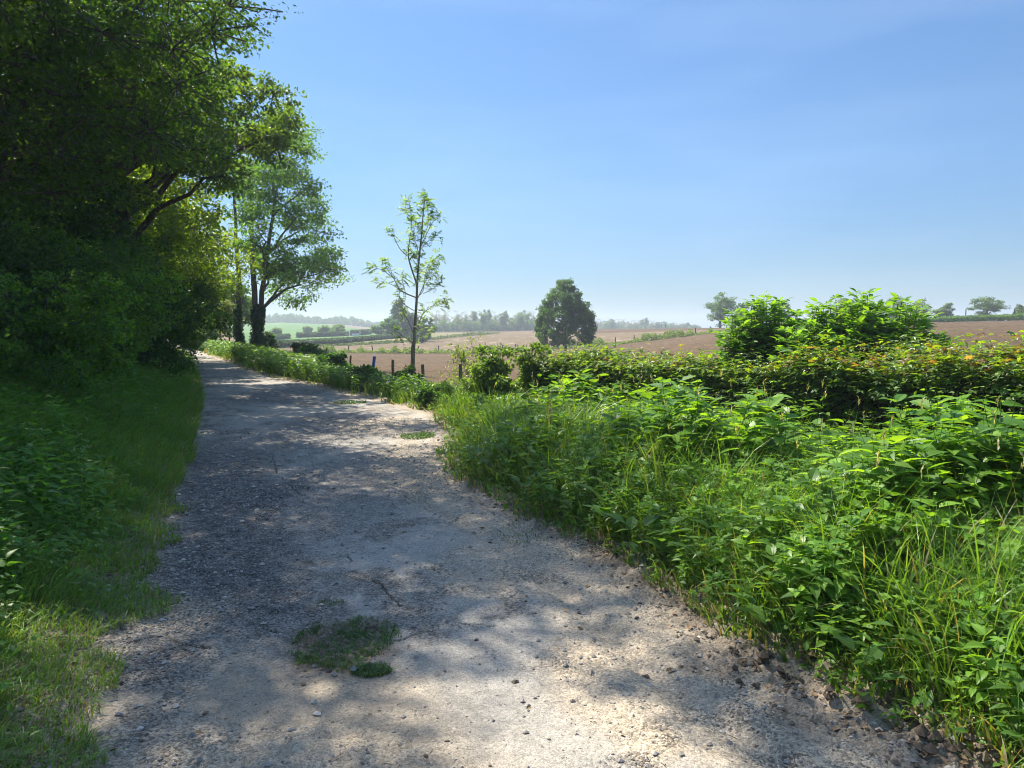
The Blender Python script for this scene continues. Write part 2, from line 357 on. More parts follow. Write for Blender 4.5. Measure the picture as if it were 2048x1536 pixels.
reg[front & (GY >= yh) & (uu > 470) & (uu < 800)] = 5               # green hill
reg[front & (GY > 330) & (uu > np.interp(GY, [330, 420, 520], [735, 690, 640])) & (uu < 800)] = 6
cols = {0: (.085, .075, .045), 1: (.105, .068, .034), 2: (.155, .112, .060), 3: (.19, .175, .075), 4: (.016, .020, .022), 5: (.10, .19, .05), 6: (.19, .15, .10)}
GC = np.zeros(GX.shape + (3,))
for k_, c_ in cols.items(): GC[reg == k_] = c_
GC[reg == 0] = np.array([.075, .065, .038])
lit = fbm(GX * .5, GY * .5, 9)
fl = (vnoise(GX * .9, GY * .35, 21) > .80) & (reg == 2) & (GY > 100)
GC[fl] = (.25, .20, .135)
fl = (vnoise(GX * 1.4, GY * .5, 23) > .88) & (reg == 1)
GC[fl] *= 1.25
GC[reg == 1] *= (.85 + .3 * fbm(GX * .04, GY * .04, 31)[reg == 1])[:, None]
GC[reg == 3] *= (.8 + .4 * fbm(GX * .06, GY * .03, 33)[reg == 3])[:, None]
GC[reg == 5] *= (.85 + .3 * fbm(GX * .02, GY * .01, 35)[reg == 5])[:, None]
far_ = (reg == 0) & (GY > 60)
GC[far_] = (.12, .15, .06)
rel = (reg == 1) | (reg == 2)
GZ = GZ + np.where(rel, (.10 * (vnoise(GX * 3.1, GY * 1.7, 41) - .5) + .06 * (vnoise(GX * 7, GY * 4, 42) - .5)) * ss(12, 25, GY) * (1 - ss(120, 200, GY)), 0)
na, nr_ = GX.shape
ii, jj = np.meshgrid(np.arange(na), np.arange(nr_ - 1), indexing='ij'); i2 = (ii + 1) % na
q = np.stack([ii * nr_ + jj, i2 * nr_ + jj, i2 * nr_ + jj + 1, ii * nr_ + jj + 1], -1).reshape(-1, 4)
fr = reg[ii, jj].reshape(-1)
V = np.stack([GX, GY, GZ], -1).reshape(-1, 3); C3 = GC.reshape(-1, 3)
for k_, nm in {0: 'ground', 1: 'ploughed_field', 2: 'stubble_field', 3: 'pale_grass_field', 4: 'dark_strip_field', 5: 'green_hill', 6: 'brown_hill'}.items():
    qq = q[fr == k_]
    if k_ == 0: qq = np.r_[qq, np.stack([np.zeros(na, int) + na * nr_, (np.arange(na) * nr_), (np.arange(na) * nr_), ((np.arange(na) + 1) % na) * nr_], -1)] if False else qq
    if len(qq) == 0: continue
    us, inv = np.unique(qq, return_inverse=True); inv = inv.reshape(-1, 4)
    mb = MB(); c_ = C3[us]
    if k_ != 0: c_ = np.where((np.abs(reg.reshape(-1)[us] - k_) > 0)[:, None], np.array(cols[k_]), c_)
    mb.add(V[us], np.r_[inv[:, [0, 2, 1]], inv[:, [0, 3, 2]]], c_)
    tag(mb.build(nm, M_GROUND, smooth=True), kind='structure')

# ------------------------------------------------------------------ road
rows = [1.9]
while rows[-1] < 100: rows.append(rows[-1] + max(.0075, rows[-1] ** 2 / 1270 * .8))
rows = np.array(rows); ncol = 620
tcol = np.linspace(0, 1, ncol)
wob = lambda y, s: .10 * (fbm(y * 1.7, y * 0 + s, s, 4) - .5) * 2
xl_ = xL(rows) - .40; xr_ = xR(rows) + .6
RXg = xl_[:, None] + (xr_ - xl_)[:, None] * tcol[None]; RYg = np.repeat(rows[:, None], ncol, 1)
el = RXg - xL(RYg); er = xR(RYg) - RXg                               # distance inside each edge
def seg_d(px):
    P = np.array([g0(*q_) for q_ in px]); d = np.full(RXg.shape, 9.)
    x = RXg + .05 * (fbm(RXg * 9, RYg * 9, 71) - .5); y = RYg + .10 * (fbm(RXg * 9, RYg * 9, 72) - .5)
    for a, b in zip(P[:-1], P[1:]):
        ab = b - a; t = np.clip(((x - a[0]) * ab[0] + (y - a[1]) * ab[1]) / (ab @ ab), 0, 1)
        d = np.minimum(d, np.hypot(x - a[0] - t * ab[0], y - a[1] - t * ab[1]))
    return d
def blob(u, v, ru, rv, s, soft=.5):
    # patch given by photo place, real size from the ground plane
    cx, cy_ = g0(u, v); rx = abs(g0(u + ru, v)[0] - cx); ry = abs(g0(u, v - rv)[1] - g0(u, v + rv)[1]) / 2
    dd = np.hypot((RXg - cx - (RYg - cy_) * -.25 * 0) / rx, (RYg - cy_) / ry) + .7 * (fbm(RXg * 3, RYg * 2, s) - .5) + .35 * (fbm(RXg * 12, RYg * 9, s + 5) - .5)
    return 1 - ss(1 - soft, 1 + soft * .4, dd)
nA = fbm(RXg * 1.1, RYg * .7, 51); nB = fbm(RXg * 4, RYg * 3, 52); nC = fbm(RXg * 16, RYg * 14, 53)
conc = np.array([.34, .312, .262]); dirt = np.array([.35, .285, .20]); grav = np.array([.118, .110, .100]); mud = np.array([.125, .088, .058]); sand = np.array([.40, .325, .228])
mg = np.clip(blob(420, 1060, 110, 130, 61) + blob(300, 1330, 130, 80, 62) + blob(330, 1480, 170, 60, 63) * .5 + blob(720, 960, 190, 90, 64) * .6 + blob(640, 860, 130, 50, 65) * .6 + blob(560, 790, 110, 20, 66) * .7 + blob(480, 740, 60, 9, 67) * .5, 0, 1)
mg = np.maximum(mg, ss(.56, .68, nB * .5 + nA * .6) * .6)
mg = np.maximum(mg, ss(1.45, .95, el + .5 * (nB - .5)) * ss(3.4, 4.4, RYg) * ss(13, 9, RYg) * .95)
mg = np.maximum(mg, ss(.9, .2, el) * ss(.35, .6, nB) * .8)
md = np.clip(blob(1000, 1120, 130, 70, 68) + blob(1230, 1330, 170, 130, 69) + blob(1450, 1460, 300, 90, 70) + blob(760, 850, 90, 22, 73) + blob(560, 1500, 330, 50, 74) + blob(330, 1230, 140, 45, 75) + blob(870, 900, 40, 30, 76), 0, 1)
md = np.maximum(md, ss(.35, -.1, er) * .9); md = np.maximum(md, ss(.3, .0, el) * .8)
md = np.maximum(md, ss(1.0, .55, er + .5 * (nA - .5)) * ss(14, 9, RYg))
mm = np.clip(ss(.30, -.05, er + .5 * (nB - .5)) * ss(9, 5, RYg) + .0, 0, 1)
mm = np.maximum(mm, np.clip(blob(1720, 1430, 190, 60, 77) * 1.0 + blob(1480, 1330, 150, 40, 78) * .7, 0, 1))
mm = np.maximum(mm, ss(.15, -.2, er) * .6)
mm = np.maximum(mm, blob(692, 1290, 130, 62, 95) * 1.1)
mm = np.maximum(mm, ss(.12, -.25, el) * .9)
RC = conc * (.86 + .3 * nA[..., None])
def mixc(c, col, m): return c * (1 - m[..., None]) + col * m[..., None]
RC = mixc(RC, dirt, ss(.52, .70, nA * .5 + nB * .5) * .6)
RC = mixc(RC, grav, np.clip(mg * (.3 + 1.1 * nC), 0, 1))
RC = mixc(RC, dirt * .85, ss(4.6, 3.4, RYg + .8 * (nB - .5)) * ss(1.9, 1.3, el) * .8 * (1 - mg * .7)); RC = mixc(RC, sand, md * (.55 + .5 * nB)); RC = mixc(RC, mud, mm * np.clip(.35 + 1.1 * (nB - .2), 0, 1))
cr = np.minimum.reduce([seg_d([(390, 1180), (460, 1140), (520, 1150), (600, 1120)]), seg_d([(700, 1140), (760, 1170), (800, 1215)]), seg_d([(500, 1010), (600, 1030), (700, 1020), (850, 1000)]), seg_d([(250, 1290), (330, 1270), (420, 1300)]), seg_d([(450, 870), (560, 880), (660, 872)]),seg_d([(786, 1285), (850, 1262), (930, 1252), (1000, 1250), (1058, 1238)]), seg_d([(684, 1088), (690, 1105), (700, 1125), (692, 1140)]), seg_d([(560, 1072), (640, 1064), (690, 1072), (800, 1052), (900, 1046)]),
    seg_d([(640, 770), (760, 772), (800, 770)]), seg_d([(480, 1240), (580, 1270), (640, 1240)]), seg_d([(540, 900), (556, 950), (600, 990)])])
crk = ss(.010, .0015, cr) * ss(.25, .45, vnoise(RXg * 5, RYg * 5, 79))
RC = RC * (1 - .75 * crk[..., None])
sp = (hash2(np.floor(RXg * 130), np.floor(RYg * 110), 5) > .992) & (RYg < 12)
RC[sp] *= .4
grit = np.clip(.25 + mg * .75 + .25 * (nB - .5) + md * .2 - mm * .1, 0, 1)
RZ = .025 * (nA - .5) + .012 * (nB - .5) * (1 + 2 * mm) + .008 * (nC - .5) * (1 + 3 * mg + 2 * md + 2 * mm)
rough = ss(.45, -.1, er) * ss(-.8, 0, er) * ss(14, 6, RYg)
cl = np.clip(fbm(RXg * 6, RYg * 6, 91, 3) - .45, 0, 1)
RZ = RZ + rough * (.16 * cl + .05 * np.clip(fbm(RXg * 22, RYg * 22, 92, 3) - .4, 0, 1)) + mm * .05 * np.clip(fbm(RXg * 25, RYg * 25, 93, 3) - .42, 0, 1)
RZ = RZ + ss(.3, -.2, el) * .05 * np.clip(fbm(RXg * 9, RYg * 9, 94, 3) - .3, 0, 1)
ruts = .035 * ss(.16, 0, np.abs(er - .55 - .1 * nA)) * ss(12, 7, RYg)
RZ = RZ - ruts - .014 * crk
RZ = RZ + .004
outl = np.maximum(-el, -er)
RZ = np.where(outl > 0, RZ + hgt(RXg, RYg) * .9, RZ)
RZ = RZ - .14 * ss(.42, .6, outl)
nR, nC_ = RXg.shape
ii, jj = np.meshgrid(np.arange(nR - 1), np.arange(nC_ - 1), indexing='ij'); b0 = (ii * nC_ + jj).reshape(-1)
mb = MB(); mb.add(np.stack([RXg, RYg, RZ], -1).reshape(-1, 3), np.r_[np.c_[b0, b0 + 1, b0 + nC_ + 1], np.c_[b0, b0 + nC_ + 1, b0 + nC_]], RC.reshape(-1, 3))
road = mb.build('road', M_ROAD, smooth=True); tag(road, kind='structure')
ga = road.data.attributes.new('grit', 'FLOAT', 'POINT'); ga.data.foreach_set('value', grit.reshape(-1).astype(np.float32))
# coarse continuation of the road behind the camera
ys = np.linspace(-50, 1.93, 90); t9 = np.linspace(0, 1, 30)
X9 = (xL(ys) - .5)[:, None] + (xR(ys) - xL(ys) + 1.0)[:, None] * t9[None]; Y9 = np.repeat(ys[:, None], 30, 1)
Z9 = .035 * (fbm(X9 * 1.1, Y9 * .7, 51) - .5) + .004 - .1 * (np.abs(t9 - .5) > .47)[None]
ii, jj = np.meshgrid(np.arange(89), np.arange(29), indexing='ij'); b0 = (ii * 30 + jj).reshape(-1)
mb = MB(); mb.add(np.stack([X9, Y9, Z9], -1).reshape(-1, 3), np.r_[np.c_[b0, b0 + 1, b0 + 31], np.c_[b0, b0 + 31, b0 + 30]], (.38, .33, .26))
tag(mb.build('road_behind', M_ROAD, smooth=True), kind='structure')
def road_z(x, y):
    i = np.clip(np.searchsorted(rows, y) - 1, 0, nR - 1); w = xr_[i] - xl_[i]
    j = np.clip(((x - xl_[i]) / w * (ncol - 1)).round().astype(int), 0, ncol - 1); return RZ[i, j], i, j

# ------------------------------------------------------------------ stones, twigs, clods
def rockT(seed):
    r = np.random.default_rng(seed)
    v = np.array([(0,0,1),(1,0,0),(.3,.95,0),(-.8,.6,0),(-.8,-.6,0),(.3,-.95,0),(0,0,-1)], float) * (1 + .3 * r.normal(size=(7, 1)) * .6) * np.array([1, .8, .5])
    f = [(0, i, i % 5 + 1) for i in range(1, 6)] + [(6, i % 5 + 1, i) for i in range(1, 6)]
    return v, np.array(f)
def place_on_road(n, wfun, ymax=14, ymin=2.2):
    d = ymin * np.exp(rng.random(n * 6) * math.log(ymax / ymin)); xa = xL(d) - .3; xb = xR(d) + .35
    x = xa + rng.random(n * 6) * (xb - xa); z, i, j = road_z(x, d)
    w = wfun(i, j); keep = rng.random(n * 6) < w
    return x[keep][:n], d[keep][:n], z[keep][:n]
mb = MB()
x, y, z = place_on_road(30000, lambda i, j: .07 + .9 * mg[i, j] * grit[i, j] + .45 * ss(.5, 0, er[i, j]) + .15 * md[i, j])
for s_ in range(4):
    m_ = np.arange(len(x)) % 4 == s_; n = m_.sum(); sc = (.0025 + .006 * rng.random(n) ** 3 + .010 * (rng.random(n) < .03)) * (1 + y[m_] / 14)
    g = rng.random(n)[:, None]; c = np.array([.22, .205, .19]) * (1 - g) + np.array([.50, .45, .38]) * g; c *= (.6 + .6 * rng.random(n))[:, None]
    a_ = np.c_[np.cos(q_ := rng.random(n) * 6.28), np.sin(q_), .15 * rng.normal(size=n)]
    scatter(mb, rockT(s_), np.c_[x[m_], y[m_], z[m_] + sc * .25], frames(a_, np.array([0, 0, 1.])), sc, c)
tag(mb.build('gravel', M_STONE), kind='stuff')
# dry mud clods along the right edge
mb = MB()
x, y, z = place_on_road(3800, lambda i, j: .02 + .9 * mm[i, j] + .25 * ss(.4, 0, er[i, j]), 9)
n = len(x); sc = .0035 + .016 * rng.random(n) ** 5; big = rng.random(n) < .010; sc[big] = .022
a_ = np.c_[np.cos(q_ := rng.random(n) * 6.28), np.sin(q_), .3 * rng.normal(size=n)]
scatter(mb, rockT(11), np.c_[x, y, z + sc * .2], frames(a_, np.array([0, 0, 1.])), sc, np.array([.15, .115, .085])[None] * (.6 + .7 * rng.random(n))[:, None])
tag(mb.build('mud_crumbs_debris', M_STONE), kind='stuff')
mb = MB(); rc = np.random.default_rng(4)
for k in range(30):
    u = 1440 + 520 * rc.random(); v = np.interp(u, [1440, 1700, 1960], [1310, 1420, 1530]) + rc.normal() * 22; px_, py_ = g0(u, v); s0 = .012 + .03 * rc.random() ** 2
    sv, sf = rockT(int(rc.integers(100))); v0 = []; 
    for q_ in range(5):
        o_ = rc.normal(size=3) * s0 * [.9, .9, .45]; a_ = rc.random() * 6.28; ca, sa = math.cos(a_), math.sin(a_); w_ = sv * s0 * (.5 + .6 * rc.random()) * [.8, .8, 1.3]; w_ = w_ @ np.array([[ca, sa, 0], [-sa, ca, 0], [0, 0, 1]])
        zz = float(road_z(np.array([px_]), np.array([py_]))[0][0]); mb.add(w_ + [px_ + o_[0], py_ + o_[1], zz + s0 * .3 + o_[2]], sf, np.array([.12, .088, .062]) * (.6 + .6 * rc.random()))
tag(mb.build('mud_clod_debris', M_STONE), kind='stuff')
# bark chips, twigs, dead leaves
mb = MB(); TW = A([(-.5,-.03,0),(.5,-.02,.02),(.5,.02,.02),(-.5,.03,0),(0,0,.06)], [(0,1,4),(1,2,4),(2,3,4),(3,0,4)])
x, y, z = place_on_road(1500, lambda i, j: .25 + .5 * md[i, j], 9); n = len(x)
a_ = np.c_[np.cos(q_ := rng.random(n) * 6.28), np.sin(q_), .1 * rng.normal(size=n)]
sc = .008 + .035 * rng.random(n) ** 4
scatter(mb, TW, np.c_[x, y, z + .002], frames(a_, np.array([0, 0, 1.])), sc, np.array([.14, .09, .055])[None] * (.4 + 1.3 * rng.random(n))[:, None])
x, y, z = place_on_road(700, lambda i, j: ss(.3, -.1, er[i, j]) + .4 * ss(.2, -.1, el[i, j]) + .02, 8); n = len(x)
scatter(mb, L4, np.c_[x, y, z + .006], frames(rnd_dirs(n) * [1, 1, .3], rnd_dirs(n) * .5 + [0, 0, 1]), .02 + .03 * rng.random(n), np.array([.30, .20, .11])[None] * (.5 + .8 * rng.random(n))[:, None])
tag(mb.build('twig_litter', M_WOOD), kind='stuff')
st = MB(); p_ = g0(708, 1348); sv, sf = rockT(3)
v_ = sv.copy()
for _ in range(1): v_ = v_ * np.array([.026, .022, .035])
st.add(v_ + [p_[0], p_[1], .022], sf, (.22, .22, .21)); tag(st.build('stone', M_STONE), 'grey rounded stone lying at the front edge of the grass clump in the road', 'stone')

# ------------------------------------------------------------------ grass blades
def blades(mb, P, h, bend, width, col, segs=4, tipcol=1.0, az_=None):
    n = len(P); a = rng.random(n) * 2 * pi if az_ is None else az_
    d = np.c_[np.cos(a), np.sin(a), np.zeros(n)]; s = np.c_[-np.sin(a), np.cos(a), np.zeros(n)]
    tw = rng.normal(size=n) * .6; s = s * np.cos(tw)[:, None] + d * np.sin(tw)[:, None]
    t = np.linspace(0, 1, segs + 1)[None, :]
    up = h[:, None] * (t - bend[:, None] * .55 * t ** 2.6); out = h[:, None] * (.18 * t * bend[:, None] + bend[:, None] * .75 * t ** 2.2)
    ctr = P[:, None] + d[:, None] * out[..., None] + np.array([0, 0, 1.]) * up[..., None]
    w = width[:, None] * (1 - t ** 2 * .98) * (.7 + .3 * np.minimum(1, t * 6))
    Lf = ctr - s[:, None] * w[..., None]; Rt = ctr + s[:, None] * w[..., None]
    v = np.stack([Lf, Rt], 2).reshape(-1, 3); k = (segs + 1) * 2
    f = np.array([q_ for i in range(segs) for q_ in ((2*i, 2*i+1, 2*i+3), (2*i, 2*i+3, 2*i+2))])
    f = f[None] + (np.arange(n) * k)[:, None, None]
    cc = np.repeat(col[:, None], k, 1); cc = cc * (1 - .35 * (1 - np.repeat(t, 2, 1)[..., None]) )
    mb.add(v, f.reshape(-1, 3), cc.reshape(-1, 3))
def cmix(n, stops, v=.15):
    g = rng.random(n) * (len(stops) - 1); i = np.minimum(g.astype(int), len(stops) - 2); f = (g - i)[:, None]; s = np.array(stops)
    return (s[i] * (1 - f) + s[i + 1] * f) * (1 + v * rng.normal(size=(n, 1))).clip(.4, 1.8)
GREEN = [(.05, .11, .018), (.08, .17, .022), (.11, .21, .03)]
def samp(n, y0, y1, f, pw=1.0):
    y = y0 * np.exp(rng.random(n) * math.log(y1 / y0)) if pw == 1 else y0 + (y1 - y0) * rng.random(n)
    return f(y)
# right verge: between road and hedge / fence
def verge_pts(n, y0, y1, d0=0., d1=1.):
    y = y0 * np.exp(rng.random(n) * math.log(y1 / y0)); a = xR(y) + .02 + .16 * (fbm(y * 2.2, y * 0, 101) - .5) * 2; b = np.where(y < 15.5, xf(y) - .5, xf(y) + .3)
    w = np.maximum(b - a, .2); t = d0 + (d1 - d0) * rng.random(n)
    keep = rng.random(n) < w / 3.6
    x = a + w * t; x, y, w, t = x[keep], y[keep], w[keep], t[keep]
    return x, y, (w * t), w
mb = MB()
for (n, y0, y1, hmul) in ((72000, 1.6, 7, 1), (60000, 7, 17, 1), (16000, 17, 60, 1)):
    x, y, dd_, w = verge_pts(n, y0, y1); m_ = len(x)
    dens = fbm(x * 1.3, y * 1.3, 111); keep = rng.random(m_) < .30 + 1.2 * (dens - .25); keep &= ~((dd_ < .2) & (rng.random(m_) < .5))
    x, y, dd_, w = x[keep], y[keep], dd_[keep], w[keep]; m_ = len(x)
    hh = (.18 + .55 * ss(0, .9, dd_)) * (.55 + .75 * rng.random(m_)) * (1 - .25 * ss(13.5, 17, y) * ss(30, 24, y)) * (.7 + .6 * fbm(x * 1.7, y * 1.7, 115)) * hmul
    z = hgt(x, y); wd = (.0022 + .0065 * rng.random(m_) ** 2) * (1 + np.maximum(0, y - 5) / 9)
    c = cmix(m_, [(.07, .155, .022), (.11, .215, .028), (.16, .27, .045)]); dry = rng.random(m_) < .09 + .22 * ss(.35, 0, dd_); c[dry] = cmix(dry.sum(), [(.24, .20, .09), (.32, .28, .15)])
    bend = np.clip(.25 + .35 * np.abs(rng.normal(size=m_)), .05, 1.15)
    a_ = np.where(dd_ < .5, pi + .4 + rng.normal(size=m_) * 1.0, rng.random(m_) * 6.28)
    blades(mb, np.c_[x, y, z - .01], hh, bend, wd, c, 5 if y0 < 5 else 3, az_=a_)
# tall flowering stalks
x, y, dd_, w = verge_pts(170, 3.5, 14); z = hgt(x, y); n = len(x); k_ = dd_ > .7; x, y, z = x[k_], y[k_], z[k_]; n = len(x)
hs = .85 + .4 * rng.random(n); bs = .12 + .15 * rng.random(n); az2 = rng.random(n) * 6.28
blades(mb, np.c_[x, y, z], hs, bs, np.full(n, .0016), cmix(n, [(.16, .20, .07), (.24, .24, .11)]), 4, az_=az2)
tip = np.c_[x, y, z] + np.c_[np.cos(az2) * hs * bs * .9, np.sin(az2) * hs * bs * .9, hs * (1 - .55 * bs)]
for k in range(5): scatter(mb, LNAR, tip - [0, 0, .015] * np.array(k), frames(rnd_dirs(n) * .5 + [0, 0, .9], rnd_dirs(n)), .035, cmix(n, [(.25, .24, .12), (.34, .30, .17)]))
tag(mb.build('verge_grass', M_GRASS), kind='stuff')
# left verge and bank grass
mb = MB()
def bank_pts(n, y0, y1, dmax):
    y = y0 * np.exp(rng.random(n) * math.log(y1 / y0)); t = rng.random(n) ** 1.2 * dmax
    x = xL(y) + .14 + (.30 - .2 * ss(6, 9, y)) * (fbm(y * 2.5, y * 0, 131) - .5) * 2 - t / .93; return x, y, t
for (n, y0, y1) in ((120000, 1.8, 8), (80000, 8, 24), (24000, 24, 62)):
    x, y, t = bank_pts(n, y0, y1, 5.5)
    dens = fbm(x * 1.1, y * 1.1, 141); keep = rng.random(n) < (.7 + 1.2 * (dens - .3)) * (.55 + .45 * ss(.02, .4, t)) * (1 - .5 * ss(2.4, 4.5, t)); x, y, t = x[keep], y[keep], t[keep]; m_ = len(x)
    hh = (.09 + .20 * ss(6, 9, y) + .33 * ss(.1, 1.6, t)) * (.4 + .9 * rng.random(m_)) * (.6 + .8 * fbm(x * 1.8, y * 1.8, 145)); z = hgt(x, y)
    c = cmix(m_, [(.10, .21, .045), (.15, .28, .05), (.20, .33, .07)]); dry = rng.random(m_) < .05 + .15 * ss(.4, 0, t); c[dry] = cmix(dry.sum(), [(.20, .17, .08), (.26, .22, .12)])
    bend = np.clip(.45 + .4 * np.abs(rng.normal(size=m_)), .1, 1.3); a_ = rng.normal(size=m_) * 1.1 - .3
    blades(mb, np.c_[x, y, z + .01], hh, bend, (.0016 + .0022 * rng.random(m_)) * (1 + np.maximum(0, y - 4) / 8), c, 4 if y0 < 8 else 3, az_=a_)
tag(mb.build('bank_grass', M_GRASS), kind='stuff')
# small countable tufts in the road
def tuft(u, v, ru, rv, n, h, label, cat, sd_=0, name='grass_tuft'):
    cx, cy_ = g0(u, v); rx = abs(g0(u + ru, v)[0] - cx); ry = abs(g0(u, v - rv)[1] - g0(u, v + rv)[1]) / 2
    a = rng.random(n * 2) * 2 * pi; r_ = np.sqrt(rng.random(n * 2)); px, py = cx + np.cos(a) * r_ * rx, cy_ + np.sin(a) * r_ * ry
    k_ = np.ones(len(px), bool) if n < 1000 else fbm(px * 11, py * 7, 150 + sd_) + .30 * (1 - r_) + .22 * rng.random(len(px)) > .60; px, py = px[k_][:n], py[k_][:n]; m_ = len(px)
    m = MB(); P = np.c_[px - cx, py - cy_, np.zeros(m_)]
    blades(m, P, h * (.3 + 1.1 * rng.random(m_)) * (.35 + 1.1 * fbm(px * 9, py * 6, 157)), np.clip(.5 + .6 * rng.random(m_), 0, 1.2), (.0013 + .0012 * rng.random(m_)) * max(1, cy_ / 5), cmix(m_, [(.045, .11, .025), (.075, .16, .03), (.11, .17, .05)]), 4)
    # a few broad leaves
    k2 = m_ // 30; q_ = rng.integers(0, m_, k2)
    scatter(m, LOV, P[q_] + [0, 0, h * .3], frames(rnd_dirs(k2) * [1, 1, .2] + [0, 0, .2], np.array([0, 0, 1.])), h * .5, cmix(k2, GREEN))
    o = m.build(name, M_GRASS); o.location = (cx, cy_, .0); tag(o, label, cat, 'grass tufts growing in the road')
tuft(692, 1287, 110, 54, 3400, .045, 'large green grass patch growing in the middle of the road', 'grass patch', 1, 'grass_patch')
tuft(742, 1343, 42, 13, 700, .045, 'small bright grass tuft at the near edge of the large grass patch', 'grass tuft', 2)
tuft(655, 1207, 34, 9, 420, .02, 'thin mossy grass tuft behind the large grass patch', 'grass tuft', 3)
tuft(835, 874, 34, 6, 800, .09, 'wiry grass tuft on the pale road by the bulge of the verge', 'grass tuft', 4)
tuft(700, 806, 32, 3, 800, .07, 'low grass tuft in the road short of the dark bushes', 'grass tuft', 5)
tuft(770, 780, 34, 2.4, 950, .07, 'flat grass tuft in the road at the edge of the ivy patch', 'grass tuft', 6)
tuft(1050, 1062, 60, 28, 500, .04, 'sparse grass tuft on the pale earth below the tall verge', 'grass tuft', 7)

# ------------------------------------------------------------------ nettles
def nettle(seed, detail=True, h=1.0):
    r = np.random.default_rng(seed); V_, F_, C_ = [], [], []; m = MB()
    lean = r.normal(size=2) * .08; st_ = lambda t: np.array([lean[0] * t * t, lean[1] * t * t, t * h])
    tube(m, [st_(t) for t in np.linspace(0, 1, 5)], np.linspace(.0035, .0018, 5), 3, (.85, .75, .8))
    nn = 9; T = LNET if detail else L4
    for i in range(nn):
        t = .22 + .76 * i / (nn - 1) + .01 * r.normal(); ln = (.175 * math.sin(pi * min(1, .25 + .85 * (1 - i / (nn - 1)) * .75)) + .01) * (.85 + .3 * r.random())
        if i == nn - 1: ln = .045
        for s_ in (0, 1):
            a = (i % 2) * pi / 2 + s_ * pi + r.normal() * .25; el_ = r.normal() * .15 + (.35 if i > nn - 4 else -.05)
            ax = np.array([[math.cos(a) * math.cos(el_), math.sin(a) * math.cos(el_), math.sin(el_)]])
            p = st_(t)[None] + ax * .02
            scatter(m, T, p, frames(ax, np.array([[r.normal() * .2, r.normal() * .2, 1]])), np.array([ln]), np.array([[1., 1, 1]]) * (1.15 if i > nn - 3 else .9 + .2 * r.random()))
    return np.concatenate(m.v), np.concatenate(m.f), np.concatenate(m.c)
NETD = [nettle(i) for i in range(7)]; NETS = [nettle(20 + i, False) for i in range(5)]
def plant(mb, Ts, P, sc, col):
    n = len(P); k = rng.integers(0, len(Ts), n)
    for i, (tv, tf, tc_) in enumerate(Ts):
        m_ = k == i; n_ = m_.sum()
        if n_ == 0: continue
        a = rng.random(n_) * 2 * pi; ax = np.c_[np.cos(a), np.sin(a), np.zeros(n_)]; up = np.array([0, 0, 1.]) + rng.normal(size=(n_, 3)) * [.09, .09, 0]
        y_ = norm(np.cross(norm(up), ax)); Rm = np.stack([np.cross(y_, norm(up)), y_, norm(up)], -1)
        v = np.einsum('nij,nkj->nki', Rm, tv[None] * sc[m_][:, None, None]) + P[m_][:, None]
        f = tf[None] + (np.arange(n_) * len(tv))[:, None, None]
        mb.add(v.reshape(-1, 3), f.reshape(-1, 3), (tc_[None] * col[m_][:, None]).reshape(-1, 3))
NC = [(.07, .16, .025), (.11, .22, .028), (.15, .27, .035)]
mb = MB()
x, y, dd_, w = verge_pts(8200, 2.3, 8.5); k_ = (rng.random(len(x)) < ss(-.1, 1.3, dd_) * 1.0 * (.45 + 1.5 * ss(.42, .58, fbm(x * .9, y * .9, 161)))); x, y, dd_, w = x[k_], y[k_], dd_[k_], w[k_]
hh = (.34 + .36 * ss(.2, 2.2, dd_)) * (.6 + .55 * rng.random(len(x))) * (.72 + .65 * fbm(x * 1.5, y * 1.5, 163)) * (1 - .06 * ss(1.6, 2.4, dd_)) * (1 + .45 * ss(.55, .68, fbm(x * 1.1 + 7, y * 1.1, 165)))
plant(mb, NETD, np.c_[x, y, hgt(x, y)], hh, cmix(len(x), NC))
x, y, dd_, w = verge_pts(4200, 8.5, 17); k_ = rng.random(len(x)) < ss(.1, 1.4, dd_) * (.3 + 1.4 * ss(.42, .6, fbm(x * .9, y * .9, 161))); x, y, dd_, w = x[k_], y[k_], dd_[k_], w[k_]
hh = (.36 + .26 * ss(.2, 2.0, dd_)) * (1 + .45 * ss(.55, .68, fbm(x * 1.1 + 7, y * 1.1, 165))) * (.6 + .55 * rng.random(len(x))) * (.72 + .65 * fbm(x * 1.5, y * 1.5, 163)) * (1 + .05 * ss(1.6, 2.4, dd_)) * (1 - .4 * ss(13.5, 16.5, y))
plant(mb, NETS, np.c_[x, y, hgt(x, y)], hh, cmix(len(x), NC))
x, y, dd_, w = verge_pts(2600, 17, 60); k_ = dd_ > .25; x, y, w, dd_ = x[k_], y[k_], w[k_], dd_[k_]
plant(mb, NETS, np.c_[x, y, hgt(x, y)], (.42 + .30 * rng.random(len(x)) + .25 * ss(26, 32, y)) * (.7 + .3 * ss(.2, .8, dd_)), cmix(len(x), [(.05, .12, .02), (.09, .18, .028)]))
tag(mb.build('nettle_undergrowth', M_GLEAF), kind='stuff')
